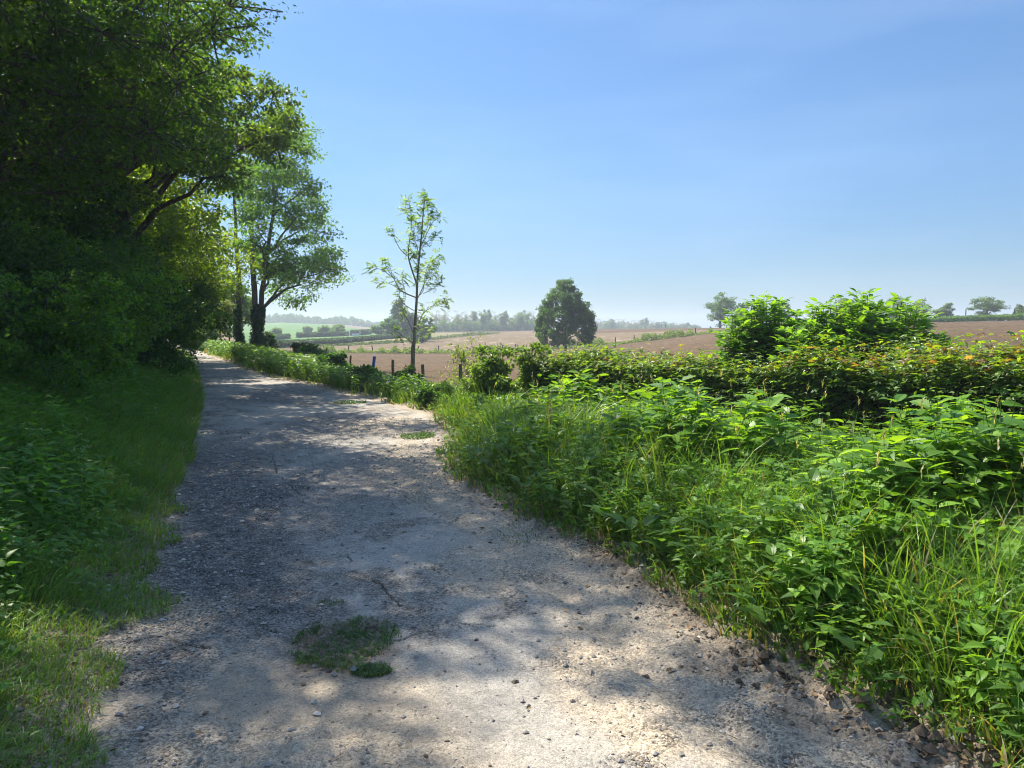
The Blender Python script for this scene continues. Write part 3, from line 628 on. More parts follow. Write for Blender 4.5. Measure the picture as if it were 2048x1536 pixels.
# broad leaves low in the verge and spilling over its foot
mb = MB(); x, y, dd_, w = verge_pts(26000, 2.6, 16); k_ = rng.random(len(x)) < .42; x, y, dd_ = x[k_], y[k_], dd_[k_]; n = len(x)
z = hgt(x, y) + rng.random(n) * (.12 + .45 * ss(0, 1.2, dd_))
scatter(mb, LOV, np.c_[x, y, z], frames(rnd_dirs(n) * [1, 1, .35], rnd_dirs(n) * .45 + [0, 0, 1]), (.022 + .045 * rng.random(n)) * (1 + y / 18), cmix(n, [(.06, .14, .025), (.11, .22, .035)]))
n = 70; y = 2.6 + 6 * rng.random(n); x = xR(y) + .1 + .8 * rng.random(n); a0 = rng.random(n) * 6.28
for k in range(5):
    a_ = a0 + k * 1.3; ax_ = np.c_[np.cos(a_), np.sin(a_), np.full(n, .55)]
    scatter(mb, LOV, np.c_[x, y, hgt(x, y) + .06 + .05 * k] + norm(ax_) * .05, frames(ax_, np.array([0, 0, 1.])), .10 + .09 * rng.random(n), cmix(n, [(.06, .14, .03), (.10, .20, .04)]))
tag(mb.build('verge_weeds', M_GLEAF), kind='stuff')
# bank undergrowth on the shaded left side: nettles, ivy and broad leaves
mb = MB()
x, y, t = bank_pts(5200, 2.6, 26, 6.0); k_ = rng.random(len(x)) < ss(.35, 1.5, t) * (.5 + 1.2 * ss(.4, .6, fbm(x * .8, y * .8, 171))); x, y, t = x[k_], y[k_], t[k_]
near = y < 9
plant(mb, NETD, np.c_[x, y, hgt(x, y)][near], .35 + .25 * rng.random(near.sum()), cmix(near.sum(), [(.08, .18, .035), (.12, .23, .04)]))
plant(mb, NETS, np.c_[x, y, hgt(x, y)][~near], .35 + .3 * rng.random((~near).sum()), cmix((~near).sum(), [(.08, .18, .035), (.12, .23, .04)]))
for (n, y0, y1) in ((150000, 2.2, 12), (80000, 12, 60)):
    x, y, t = bank_pts(n, y0, y1, 7.5); k_ = rng.random(n) < ss(.2, 1.4, t) * (.25 + 1.3 * ss(.35, .55, fbm(x * 1.3, y * 1.3, 183))); x, y, t = x[k_], y[k_], t[k_]; n = len(x)
    hump = .10 + .55 * ss(.35, .65, fbm(x * .75, y * .75, 181)) * ss(.3, 2.2, t)
    z = hgt(x, y) + hump * np.sqrt(rng.random(n)) + .05
    scatter(mb, LOV if y0 < 12 else L4, np.c_[x, y, z], frames(rnd_dirs(n) * [1, 1, .4], rnd_dirs(n) * .5 + [.25, -.2, 1]), (.020 + .05 * rng.random(n) ** 2) * (1 + y / 22), cmix(n, [(.07, .16, .03), (.11, .22, .035), (.16, .28, .045)]))
tag(mb.build('bank_undergrowth', M_LEAF), kind='stuff')
# white flower heads on the bank
mb = MB(); n = 46; y = 4.5 + 10 * rng.random(n); t = .6 + 3.2 * rng.random(n); x = xL(y) - t
for k in range(5):
    scatter(mb, L2, np.c_[x, y, hgt(x, y) + .42] + rng.normal(size=(n, 3)) * .012, frames(rnd_dirs(n) * [1, 1, .2], np.array([0, 0, 1.])), .016, np.full((n, 3), .75))
tag(mb.build('white_blossom_leaves', M_PAINT), kind='stuff')

# ------------------------------------------------------------------ trees
def crown_leaves(mb, cen, cr, subs, per, T, size, cols_, r, flat=.6, spread=.35, upn=.7, asp=None, cvar=.18):
    """cen (n,3) clump centres, cr radii; each clump = subs sprays of per leaves"""
    n = len(cen); S = np.repeat(cen, subs, 0); rad = np.repeat(cr, subs)
    d = norm(r.normal(size=(n * subs, 3))) * (r.random((n * subs, 1)) ** .45); S = S + d * rad[:, None] * [1, 1, flat]
    P = np.repeat(S, per, 0); rp = np.repeat(rad, per); m = len(P)
    P = P + r.normal(size=(m, 3)) * rp[:, None] * spread * [1, 1, flat * .7]
    ct = r.random(n)[:, None]; cc = np.array(cols_[0]) * (1 - ct) + np.array(cols_[1]) * ct; cc = np.repeat(cc, subs * per, 0) * (1 + cvar * r.normal(size=(m, 1))).clip(.4, 1.7)
    ax = norm(norm(P - np.repeat(np.repeat(cen, subs, 0), per, 0)) + .8 * r.normal(size=(m, 3)) - [0, 0, .25])
    nr = norm(r.normal(size=(m, 3)) * .6 + [0, 0, upn])
    scatter(mb, T, P, frames(ax, nr), size * (.6 + .7 * r.random(m)), cc); return S
def make_tree(name, base, H, cen, rad, nclump, label, cat='tree', group=None, seed=0, subs=8, per=26, T=L2, size=.09, cols_=((.045, .10, .018), (.075, .15, .025)),
              clr=.22, trunk_r=.18, shell=.45, limbs=9, stems=None, flat=.6, bark=(.10, .085, .065), cut=None, leafm=None, ivy=None, upbias=0, clumps=None, spread=.35, taper_top=0, floor=-1.1):
    r = np.random.default_rng(seed + 1000); base = np.array(base, float); cen = np.array(cen, float) - base; rad = np.array(rad, float)
    if clumps is None:
        d = norm(r.normal(size=(nclump * 3, 3))); q_ = r.random((nclump * 3, 1)) ** shell; pts = d * q_
        pts = pts[pts[:, 2] > floor]
        if taper_top: pts[:, :2] *= (1 - taper_top * np.clip(pts[:, 2:3] * .5 + .5, 0, 1))
        lump = .82 + .36 * fbm(np.arctan2(pts[:, 1], pts[:, 0]) * 1.6 + 9, pts[:, 2] * 2.2 + 9, seed, 3)
        P = cen + pts * rad * lump[:, None]
    else: P = np.array(clumps, float) - base
    if cut is not None: P = P[cut(P + base)]
    P = P[:nclump]; root = empty(name, base, label, cat, group); n = len(P)
    wood = MB(); starts = []
    stems = stems or [((0, 0), (cen[0], cen[1]), trunk_r)]
    axes = []
    for (ox, oy), (tx, ty), tr in stems:
        b_ = np.array([ox, oy, -.3]); t_ = np.array([tx, ty, cen[2] + rad[2] * .55]); mid = np.array([ox * .75 + tx * .25 + r.normal() * .15, oy * .75 + ty * .25 + r.normal() * .15, t_[2] * .5])
        c_ = bez(b_, mid, t_, 12); c_[1:-1, :2] += r.normal(size=(10, 2)) * tr * .22; rd = tr * np.linspace(1, .18, 12) ** .9; rd[0] *= 1.5; rd[1] *= 1.1
        tube(wood, c_, rd, 10, bark); axes.append((c_, rd))
    # main limbs then branches to clumps
    ends = P[r.permutation(n)[:min(limbs, n)]]; lim = []
    for e in ends:
        k = int(np.argmin([np.linalg.norm(a[0][6, :2] - e[:2]) for a in axes])); c_, rd = axes[k]
        hz = np.clip((e[2] - .35 * np.linalg.norm(e[:2] - c_[6, :2]) ) / max(c_[-1, 2], .1), .22, .9); j = int(np.clip(hz * 11, 2, 10))
        s_ = c_[j]; mid = s_ * .45 + e * .55 + [0, 0, .12 * np.linalg.norm(e - s_)]; l_ = bez(s_, mid, e, 8); l_[1:-1] += r.normal(size=(6, 3)) * .04 * np.linalg.norm(e - s_) / 2
        tube(wood, l_, rd[j] * .62 * np.linspace(1, .22, 8), 6, bark); lim.append((l_, rd[j] * .4))
    LP = np.concatenate([l[0][2:] for l in lim]); LR = np.concatenate([np.linspace(l[1], l[1] * .25, 8)[2:] for l in lim])
    for p in P:
        k = int(np.argmin(np.linalg.norm(LP - p, axis=1) + .15 * np.maximum(0, LP[:, 2] - p[2]))); s_ = LP[k]; L_ = np.linalg.norm(p - s_)
        if L_ < .05: continue
        b_ = bez(s_, s_ * .5 + p * .5 + [0, 0, .1 * L_], p, 5); tube(wood, b_, np.minimum(LR[k] * .5, trunk_r * .15) * np.linspace(1, .25, 5) + .003 * size / .09, 4, bark)
    crown = MB(); cr_ = clr * rad.mean() * (.7 + .6 * r.random(n))
    S = crown_leaves(crown, P, cr_, subs, per, T, size, cols_, r, flat, spread)
    kk = np.repeat(np.arange(n), subs)
    sel = r.random(len(S)) < .6
    for p, s_ in zip(P[kk][sel], S[sel]): tube(wood, [p, (p + s_) / 2 + [0, 0, .02], s_], [.006 * trunk_r / .15 + .002] * 3, 3, bark)
    wood.build('trunk', M_BARK, root, True)
    if ivy:
        iv = MB(); m = ivy[0]
        for c_, rd in axes:
            t = r.random(m) ** .8 * ivy[1]; j = t * 11; j0 = j.astype(int).clip(0, 10); f_ = (j - j0)[:, None]; pc = c_[j0] * (1 - f_) + c_[j0 + 1] * f_
            a = r.random(m) * 2 * pi; o_ = np.c_[np.cos(a), np.sin(a), np.zeros(m)]; rr_ = np.interp(j, np.arange(12), rd)[:, None]
            scatter(iv, L4, pc + o_ * (rr_ + ivy[2] * r.random((m, 1))), frames(o_ * .3 - [0, 0, .6] + .4 * r.normal(size=(m, 3)), o_), ivy[3], np.array([.03, .065, .018]) * (.6 + .8 * r.random((m, 1))))
        iv.build('ivy', M_LEAF, root)
    crown.build('crown', leafm or M_LEAF, root); return root
def sil(pts, mpx=12):
    vs = np.array([p[0] for p in pts], float); us = np.array([p[1] for p in pts], float)
    def f(W):
        y = np.maximum(W[:, 1], .5); c, s_ = math.cos(PITCH), math.sin(PITCH); dz = W[:, 2] - EYE; dep = y * c - dz * s_
        u = 1024 + FPX * W[:, 0] / dep; v = 768 - FPX * (y * s_ + dz * c) / dep
        return (W[:, 1] < 2) | (v < -90) | (u + mpx + 900 / y < np.interp(v, vs, us))
    return f
SIL_N = sil([(-90,575),(0,540),(60,512),(90,485),(110,455),(300,455),(340,505),(400,540),(440,530),(460,480),(560,435),(620,400),(700,360)])
SIL_O = sil([(-90,430),(125,440),(132,585),(200,605),(250,628),(290,615),(330,585),(360,530),(460,480),(560,440),(620,400),(700,360)])
SIL_L = sil([(-90,380),(230,420),(255,560),(300,615),(340,590),(400,500),(450,480),(560,462),(620,430),(700,360)])
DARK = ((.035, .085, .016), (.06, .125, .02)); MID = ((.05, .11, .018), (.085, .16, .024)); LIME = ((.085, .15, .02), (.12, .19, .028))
def P3(x, y, dz=0): return (x, y, float(hgt(x, y)) + dz)
GL = 'woodland trees along the bank beside the road'
def under(W):
    y = np.maximum(W[:, 1], .5); c, s_ = math.cos(PITCH), math.sin(PITCH); dz = W[:, 2] - EYE; dep = y * c - dz * s_
    u = 1024 + FPX * W[:, 0] / dep; v = 768 - FPX * (y * s_ + dz * c) / dep
    return (W[:, 1] < 2) | (v < np.interp(u, [0, 120, 250, 330, 420, 500, 560], [430, 380, 310, 310, 350, 410, 430]))
def wood(name, bx, by, H, c, r, n, label, seed, cols_, T=LOAK, size=.09, sl=SIL_N, lift=True, **kw):
    k = dict(clr=.19, subs=16, per=24, trunk_r=.3, limbs=14, floor=-.85, spread=.2); k.update(kw)
    cut = (lambda W: sl(W) & under(W)) if lift else sl
    return make_tree(name, P3(bx, by), H, c, r, n, label, group=GL, seed=seed, T=T, size=size, cols_=cols_, cut=cut, leafm=M_WOODLEAF, **k)
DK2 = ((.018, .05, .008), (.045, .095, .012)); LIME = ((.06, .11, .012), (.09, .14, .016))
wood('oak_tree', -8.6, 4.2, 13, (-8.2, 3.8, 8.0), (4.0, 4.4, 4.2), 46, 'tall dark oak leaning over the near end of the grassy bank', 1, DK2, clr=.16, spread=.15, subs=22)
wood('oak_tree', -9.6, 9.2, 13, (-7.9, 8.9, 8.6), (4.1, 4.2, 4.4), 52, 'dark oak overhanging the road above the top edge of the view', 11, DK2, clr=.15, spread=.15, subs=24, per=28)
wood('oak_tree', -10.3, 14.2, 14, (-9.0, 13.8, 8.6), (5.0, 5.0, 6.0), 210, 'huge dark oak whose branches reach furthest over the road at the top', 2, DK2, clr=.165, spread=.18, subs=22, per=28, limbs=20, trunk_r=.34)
wood('maple_tree', -14.0, 9.5, 12, (-12.0, 9.5, 7.0), (4.0, 4.0, 4.8), 120, 'dense dark maple filling the upper corner above the bank', 3, DK2)
wood('oak_tree', -13.0, 24.5, 12, (-11.4, 24.3, 7.4), (5.6, 5.0, 3.9), 150, 'oak with ragged sprays reaching into the sky over the bend', 4, ((.03, .065, .014), (.055, .10, .02)), L4, .12, SIL_O, clr=.14, limbs=20)
wood('oak_tree', -12.0, 19.0, 12, (-10.6, 18.8, 7.0), (4.2, 4.0, 4.2), 110, 'dark oak with a long low bough pointing down towards the road bend', 19, DK2, L4, .11)
wood('maple_tree', -16.5, 20.5, 11, (-14.6, 20.5, 4.7), (4.8, 4.0, 4.0), 130, 'yellow-green backlit maple with low drooping boughs behind the bushes', 5, LIME, L4, .13, SIL_L, False, subs=12, per=20)
wood('maple_tree', -17.6, 33, 12, (-15.6, 33, 6.2), (5.0, 4.5, 5.2), 150, 'lime green maple glowing beside the double-trunked tree', 6, LIME, L4, .16, SIL_L, False, subs=12, per=20)
wood('oak_tree', -22.5, 28, 15, (-22.5, 28, 6.0), (6.5, 5.5, 5), 170, 'tall dark tree deep in the wood behind the lime green maples', 7, DARK, L2, .28, SIL_N, False, subs=9, per=20, spread=.3)
wood('oak_tree', -23.5, 15.5, 15, (-23, 15, 6.5), (6.5, 6, 6.5), 180, 'massive dark tree deep in the wood above the ivy-covered bushes', 8, DARK, L2, .28, SIL_N, False, subs=9, per=20, spread=.3)
wood('oak_tree', -27, 43, 15, (-26.6, 43, 7.0), (6.5, 6, 7), 160, 'dark bulky tree closing the wood where the road disappears', 9, DK2, L2, .3, SIL_L, False, subs=9, per=20, spread=.3)
# big double-trunk tree by the road
bx_, by_ = at(500, 690, 44)[:2]
def px3(u, v, y): return at(u, v, y)
dt_cl = []
rq = np.random.default_rng(77)
while len(dt_cl) < 190:
    u = 470 + 200 * rq.random(); v = 235 + 380 * rq.random()
    ub = np.interp(v, [235, 300, 350, 430, 500, 560, 600, 620], [600, 618, 632, 640, 664, 662, 630, 600]); lo = np.interp(u, [455, 500, 540, 600, 670], [430, 520, 570, 618, 590])
    if u < ub + 2 and v < lo: dt_cl.append(at(u, v, 44 + rq.normal() * 2.2))
make_tree('ash_tree', P3(bx_, by_), 14, tuple(at(560, 420, 44)), (3.6, 3.6, 5.0), 150, 'tall tree with twin ivy-clad trunks at the bend of the road', group=GL, seed=12, T=L2, size=.17, cols_=((.08, .15, .03), (.12, .21, .04)), clr=.17,
          subs=11, per=17, trunk_r=.30, limbs=16, clumps=dt_cl, stems=[((-.75, .6), (-.9, .6), .20), ((.3, 0), (.2, .2), .22), ((.45, -.1), (2.0, .3), .19)], ivy=(1500, .30, .10, .13), bark=(.11, .09, .075), spread=.3)
# trees closing the road end
make_tree('beech_tree', P3(*at(408, 690, 66)[:2]), 10, tuple(at(425, 618, 66)), (2.9, 3, 3.2), 70, 'round dark tree arching over the far end of the road', group=GL, seed=13, T=L2, size=.26, cols_=((.04, .085, .03), (.06, .11, .035)), clr=.24, subs=7, per=18, trunk_r=.3)
make_tree('beech_tree', P3(*at(372, 690, 58)[:2]), 10, tuple(at(366, 600, 60)), (2.8, 3, 3.6), 80, 'shadowy tree with a thick dark trunk at the road end', group=GL, seed=14, T=L2, size=.26, cols_=((.035, .08, .03), (.06, .11, .035)), clr=.24, subs=7, per=18, trunk_r=.4)
make_tree('young_tree', P3(*at(459, 690, 52)[:2]), 5, tuple(at(457, 640, 52)), (1.1, 1.1, 1.5), 34, 'slender tawny-green young tree left of the twin trunks', group=GL, seed=15, T=L2, size=.14, cols_=((.13, .15, .05), (.17, .18, .06)), clr=.26, subs=6, per=14, trunk_r=.06, flat=.3, taper_top=.5)
make_tree('young_tree', P3(*at(478, 690, 58)[:2]), 8, tuple(at(470, 610, 60)), (1.6, 1.6, 2.2), 40, 'blue-green tree behind the slender young tree at the bend', group=GL, seed=16, T=L2, size=.2, cols_=((.05, .10, .04), (.08, .14, .05)), clr=.24, subs=6, per=16, trunk_r=.1)
make_tree('round_bush', P3(*at(408, 692, 56)[:2]), 3, tuple(at(410, 672, 56)), (1.0, .9, .75), 30, 'pale green rounded bush at the far end of the road', 'bush', seed=17, T=L2, size=.14, cols_=((.10, .17, .05), (.13, .2, .06)), clr=.3, subs=6, per=18, trunk_r=.04)
# shrubs of the bank
GS = 'dark shrubs crowding the wooded bank'
def shrub(u, v, y, rx, rz, label, cols_, seed, n=46, size=.06, T=L4, group=GS, name='shrub', per=24, subs=13, clr=.26, ry=None, **kw):
    c = at(u, v, y); b = P3(c[0], c[1]); return make_tree(name, b, 2, tuple(c), (rx, ry or rx, rz), n, label, 'shrub', group, seed, subs, per, T, size, cols_, clr, .035, .5, 7, flat=.8, spread=.2, leafm=M_WOODLEAF, **kw)
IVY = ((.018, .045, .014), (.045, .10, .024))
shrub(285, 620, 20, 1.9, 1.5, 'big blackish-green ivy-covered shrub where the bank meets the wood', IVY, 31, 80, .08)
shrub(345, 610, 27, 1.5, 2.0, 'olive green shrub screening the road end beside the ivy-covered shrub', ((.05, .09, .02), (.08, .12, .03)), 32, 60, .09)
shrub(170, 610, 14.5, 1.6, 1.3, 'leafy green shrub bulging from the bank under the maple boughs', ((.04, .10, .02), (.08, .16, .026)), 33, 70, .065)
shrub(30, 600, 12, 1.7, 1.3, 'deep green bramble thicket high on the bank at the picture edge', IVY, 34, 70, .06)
shrub(95, 655, 10.5, 1.2, .75, 'low green bramble mound in front of the leafy shrub on the bank', ((.04, .10, .02), (.08, .16, .026)), 35, 46, .055)
shrub(230, 560, 25, 2.8, 2.2, 'sunlit yellow-green hazel behind the ivy-covered shrub', LIME, 36, 90, .1)
shrub(60, 510, 17, 2.6, 2.2, 'tall dark understorey holly above the bramble thicket', IVY, 37, 90, .09)
shrub(320, 520, 38, 4.0, 3.2, 'broad yellowish hazel standing behind the shrubs of the bank', LIME, 38, 90, .14)
shrub(130, 470, 27, 4.0, 3.4, 'large backlit hazel deep in the wood behind the leafy shrub', LIME, 39, 90, .13)

# round hornbeam in the field
c_ = at(1130, 640, 75); b_ = P3(*at(1131, 695, 75)[:2])
hb = []; rq = np.random.default_rng(5)
while len(hb) < 280:
    v = 562 + 126 * rq.random(); hw = np.interp(v, [553, 566, 590, 620, 650, 672, 686], [2, 13, 35, 50, 56, 57, 42]); u = 1131 + hw * (2 * rq.random() - 1)
    if rq.random() > hw / 57: continue
    ax_ = abs(u - 1131); dep = math.sqrt(max(0, hw ** 2 - ax_ ** 2)) * 75 / FPX
    hb.append(at(u, v, 75 + dep * (2 * rq.random() - 1)))
make_tree('hornbeam_tree', b_, 6, tuple(c_), (2.4, 2.4, 3.0), 280, 'solitary round dark green tree standing in the ploughed field', seed=41, T=L2, size=.17, cols_=((.045, .095, .022), (.07, .125, .03)), clr=.105, subs=8, per=18, trunk_r=.13, clumps=hb, limbs=26, flat=1.0)
# conifer cluster
b_ = hit(797, 669); y_ = 205.
def far_tree(name, u, vb, vt, hw, y, label, cols_, seed, n=60, size=.5, T=L2, cat='tree', group=None, vc=.52, clr=.2, per=14, subs=6, tt=0, trunk=.2, **kw):
    p = at(u, vb, y); x_ = p[0]; zb = float(hgt(x_, y)); zt = at(u, vt, y)[2]; H = zt - zb; rz = H * vc
    return make_tree(name, (x_, y, zb), H, (x_, y, zt - rz), (hw * y / FPX, hw * y / FPX, rz), n, label, cat, group, seed, subs, per, T, size, cols_, clr, trunk, taper_top=tt, **kw)
far_tree('spruce_tree', 800, 670, 597, 26, 190, 'tall blue-green conifer with feathery top behind the ash sapling', ((.035, .075, .035), (.05, .10, .045)), 42, 110, .5, tt=.75, vc=.54)
far_tree('spruce_tree', 822, 672, 622, 22, 180, 'broad dark blue conifer close behind the ash sapling trunk', ((.02, .045, .03), (.035, .065, .04)), 43, 70, .5, tt=.3, vc=.55)
far_tree('field_tree', 782, 672, 634, 17, 185, 'bright green bushy tree at the foot of the tall conifer', ((.07, .14, .035), (.10, .17, .045)), 44, 50, .45)
far_tree('field_tree', 756, 668, 645, 14, 215, 'low spreading green tree left of the conifers', ((.08, .14, .045), (.10, .17, .05)), 45, 36, .45)
far_tree('field_tree', 852, 685, 636, 19, 150, 'rounded dense green tree just right of the ash sapling', ((.045, .095, .025), (.07, .13, .03)), 46, 70, .35, vc=.5)
far_tree('field_bush', 834, 690, 664, 18, 140, 'low dark bush at the base of the rounded dense tree', ((.035, .07, .03), (.05, .09, .03)), 47, 40, .3, cat='bush', vc=.5)
GF = 'small trees on the green hillside'
for u, vb, vt, hw, y, lab, sd_ in ((553, 680, 656, 12, 210, 'pale bushy sapling nearest the twin-trunked tree on the hillside', 51), (615, 672, 652, 9, 260, 'thin pale sapling alone in the hillside meadow', 52), (648, 672, 649, 11, 230, 'egg-shaped light green tree left of the largest hillside tree', 53), (676, 672, 648, 14, 225, 'largest light green tree on the hillside, beside the dark hedge', 54)):
    far_tree('hillside_tree', u, vb, vt, hw, y, lab, ((.10, .16, .045), (.13, .19, .055)), sd_, 36, .4, group=GF, clr=.24)
# trees along the right crest
GR = 'trees along the crest of the ploughed field'
for u, vb, vt, hw, y, lab, sd_, cc in (
  (1440, 656, 585, 28, 150, 'tall airy round-crowned tree standing clear on the field crest', 61, ((.07, .12, .045), (.09, .15, .055))),
  (1481, 656, 602, 19, 140, 'shorter dense green tree touching the tall airy crest tree', 62, ((.05, .10, .025), (.075, .14, .03))),
  (1518, 650, 609, 17, 140, 'low olive tree peeping over the left elder bush', 63, ((.06, .10, .035), (.09, .13, .045))),
  (1562, 650, 599, 18, 145, 'rounded tree rising behind the top of the left elder bush', 64, ((.06, .11, .035), (.08, .13, .045))),
  (1686, 645, 594, 31, 140, 'broad grey-green tree behind the gap between the elder bushes', 65, ((.075, .11, .04), (.10, .14, .055))),
  (1786, 640, 595, 31, 135, 'wide grey-green tree above the right end of the elder bush', 66, ((.075, .11, .04), (.10, .14, .055))),
  (1834, 640, 594, 28, 135, 'grey-green tree joined to the wide tree over the hedgerow', 67, ((.075, .11, .04), (.10, .14, .055))),
  (1886, 640, 604, 19, 135, 'small pale tree standing alone between larger crest trees', 68, ((.08, .12, .05), (.11, .15, .06))),
  (1971, 640, 591, 36, 130, 'spreading flat-topped tree with open branches on the hedgerow', 69, ((.07, .11, .045), (.09, .14, .055))),
  (2040, 640, 612, 18, 128, 'clipped-off grey-green tree at the far end of the hedgerow', 70, ((.08, .11, .045), (.10, .14, .055)))):
    if u == 1971: far_tree('crest_tree', u, vb, vt, hw, y, lab, cc, sd_, 55, .26, group=GR, vc=.46, clr=.2, per=12, trunk=.25, flat=.4, floor=-.7)
    else: far_tree('crest_tree', u, vb, vt, hw, y, lab, cc, sd_, 64 if u != 1440 else 90, .28, group=GR, vc=.62 if u != 1440 else .46, clr=.2, per=14 if u != 1440 else 11, trunk=.22)
# hedgerow along the crest
mb = MB(); n = 42000; u = 1560 + 900 * rng.random(n); y = 108 + rng.random(n) * 3.0
vt = np.interp(u, [1560, 1800, 1900, 2048, 2300], [640, 638, 634, 627, 622]) + 5 * (fbm(u * .03, u * 0, 191) - .5)
x = (u - 1024) / FPX * y; zb = hgt(x, y); zt = EYE + (655 - vt) * y / FPX; z = zb + (zt - zb) * rng.random(n) ** .6
P = np.c_[x, y, z]; scatter(mb, L2, P - P.mean(0), frames(rnd_dirs(n), rnd_dirs(n) * .6 + [0, 0, .6]), .16 + .16 * rng.random(n), cmix(n, [(.05, .10, .03), (.09, .16, .035), (.13, .19, .05)]))
hr = empty('hedgerow', P.mean(0), 'long overgrown green hedgerow along the upper edge of the ploughed field', 'hedge'); mb.build('foliage', M_LEAF, hr)
for u, v in ((1932, 619), (2029, 617)):
    pw = MB(); p = at(u, v, 110); tube(pw, [p - P.mean(0), p - P.mean(0) - [0, 0, 1.6]], .07, 5, (.06, .05, .04)); pw.build('post', M_WOOD, hr)
# far wood lines
GW = 'tall bare-topped trees of the far tree line'; GW2 = 'small hazy trees of the farther tree line'
protos = []
spec = [(872, 617, 14, 0), (889, 617, 17, 0), (914, 617, 13, 0), (931, 619, 12, 0), (949, 622, 12, 1), (966, 619, 12, 2), (978, 621, 10, 3), (990, 619, 13, 0), (1005, 625, 11, 1), (1012, 623, 9, 3), (1025, 626, 12, 0), (1040, 624, 11, 2), (1052, 620, 15, 2), (1067, 621, 11, 0)]
ORD = ['first', 'second', 'third', 'fourth', 'fifth', 'sixth', 'seventh', 'eighth', 'ninth', 'tenth', 'eleventh', 'twelfth', 'thirteenth', 'fourteenth']
kinds = {0: 'grey leafless-looking', 1: 'greenish scrubby', 2: 'leafy pale green', 3: 'ivy-choked columnar'}
def far_proto(k, y):
    x_, zb = 0, 0; root = None
    cc = {0: ((.15, .14, .12), (.17, .17, .12)), 1: ((.10, .13, .07), (.12, .15, .08)), 2: ((.11, .16, .07), (.13, .18, .08)), 3: ((.06, .10, .06), (.08, .12, .07))}[k]
    return make_tree('line_tree', (0, 0, 0), 11, (0, 0, 7.0), (3.0, 3.0, 4.6) if k != 3 else (1.6, 1.6, 5), {0: 50, 1: 50, 2: 60, 3: 46}[k], 'x', 'tree', GW, 80 + k, 6, 6 if k == 0 else 15, L2,   .30 if k == 0 else .38, cc, .2, .28, .6, 14, flat=.9, bark=(.13, .12, .11), floor=-.7)
for i, (u, vt, hw, k) in enumerate(spec):
    y = 330 + 12 * math.sin(i * 2.1); p = at(u, vt, y); zb = float(hgt(p[0], y)) - .3; sc = (p[2] - zb) / 11.6
    lab = ('%s tall tree in the far line, %s, counting rightwards from the ash sapling' % (ORD[i], kinds[k]))
    if not any(q_[0] == k for q_ in protos):
        o = far_proto(k, y); o.location = (p[0], y, zb); o.scale = (hw * y / FPX / 3.0,) * 2 + (sc,); o['label'] = lab; protos.append((k, o))
    else:
        o = [q_[1] for q_ in protos if q_[0] == k][0]; copy_tree(o, (p[0], y, zb), i * 1.3, (hw * y / FPX / 3.0,) * 2 + (sc,), lab)
spec2 = [(1192, 637, 9, 0), (1201, 636, 9, 0), (1214, 643, 9, 2), (1225, 639, 9, 1), (1237, 637, 10, 0), (1248, 637, 10, 0), (1262, 640, 9, 0), (1272, 639, 9, 0), (1284, 640, 9, 1), (1293, 638, 7, 3), (1303, 640, 9, 0), (1314, 645, 9, 1), (1328, 644, 8, 1), (1343, 646, 9, 2), (1354, 645, 9, 0), (1366, 648, 9, 1), (1376, 647, 8, 3), (1389, 650, 8, 1)]
ORD2 = ORD + ['fifteenth', 'sixteenth', 'seventeenth', 'eighteenth']
for i, (u, vt, hw, k) in enumerate(spec2):
    y = 470 + 15 * math.sin(i * 1.7); p = at(u, vt, y); zb = float(hgt(p[0], y)) - 2.5; sc = (p[2] - zb) / 11.0; hw = hw * 1.25
    o = [q_[1] for q_ in protos if q_[0] == k][0]
    c = copy_tree(o, (p[0], y, zb), i * 1.9 + 1, (hw * y / FPX / 3.0,) * 2 + (sc,), '%s small hazy tree beyond the crest, %s, counting from the solitary round tree' % (ORD2[i], kinds[k])); c['group'] = GW2
# scrub under the far line
mb = MB(); n = 16000; u = 862 + 235 * rng.random(n); y = 322 + 20 * rng.random(n); x = (u - 1024) / FPX * y
z = hgt(x, y) + (2.4 + 4.0 * fbm(u * .07, u * 0 + 3, 201)) * rng.random(n)
scatter(mb, L2, np.c_[x, y, z], frames(rnd_dirs(n), rnd_dirs(n)), .6 + .5 * rng.random(n), cmix(n, [(.06, .09, .05), (.10, .15, .07)]))
n = 5000; u = 1180 + 220 * rng.random(n); y = 470 + 20 * rng.random(n); x = (u - 1024) / FPX * y; z = hgt(x, y) + (.8 + 2 * fbm(u * .09, u * 0 + 3, 202)) * rng.random(n)
scatter(mb, L2, np.c_[x, y, z], frames(rnd_dirs(n), rnd_dirs(n)), .8 + .5 * rng.random(n), cmix(n, [(.07, .11, .06), (.11, .15, .08)]))
tag(mb.build('distant_undergrowth', M_LEAF), kind='stuff')
# far hilltop woods: one mass on the skyline
mb = MB(); n = 16000; u = 500 + 262 * rng.random(n); y = 600 + 60 * rng.random(n); x = (u - 1024) / FPX * y
cell = lambda w, s_: np.sqrt(np.clip(1 - ((u / w + hash2(np.floor(u * 0), u * 0, s_)) % 1 * 2 - 1) ** 2, 0, 1)) * (.5 + .6 * hash2(np.floor(u / w + hash2(np.floor(u * 0), u * 0, s_)), u * 0, s_ + 1))
hmax = 6.2 * np.maximum(np.maximum(cell(17, 5), cell(11, 8) * .9), cell(26, 12)) * np.interp(u, [500, 560, 640, 700, 762], [1.1, 1.2, 1.0, 1.1, .9])
z = hgt(x, y) + hmax * rng.random(n) ** .7
scatter(mb, L2, np.c_[x, y, z], frames(rnd_dirs(n), rnd_dirs(n)), 1.0 + .8 * rng.random(n), cmix(n, [(.05, .085, .05), (.09, .12, .06)]))
tag(mb.build('distant_woods', M_LEAF), kind='stuff')

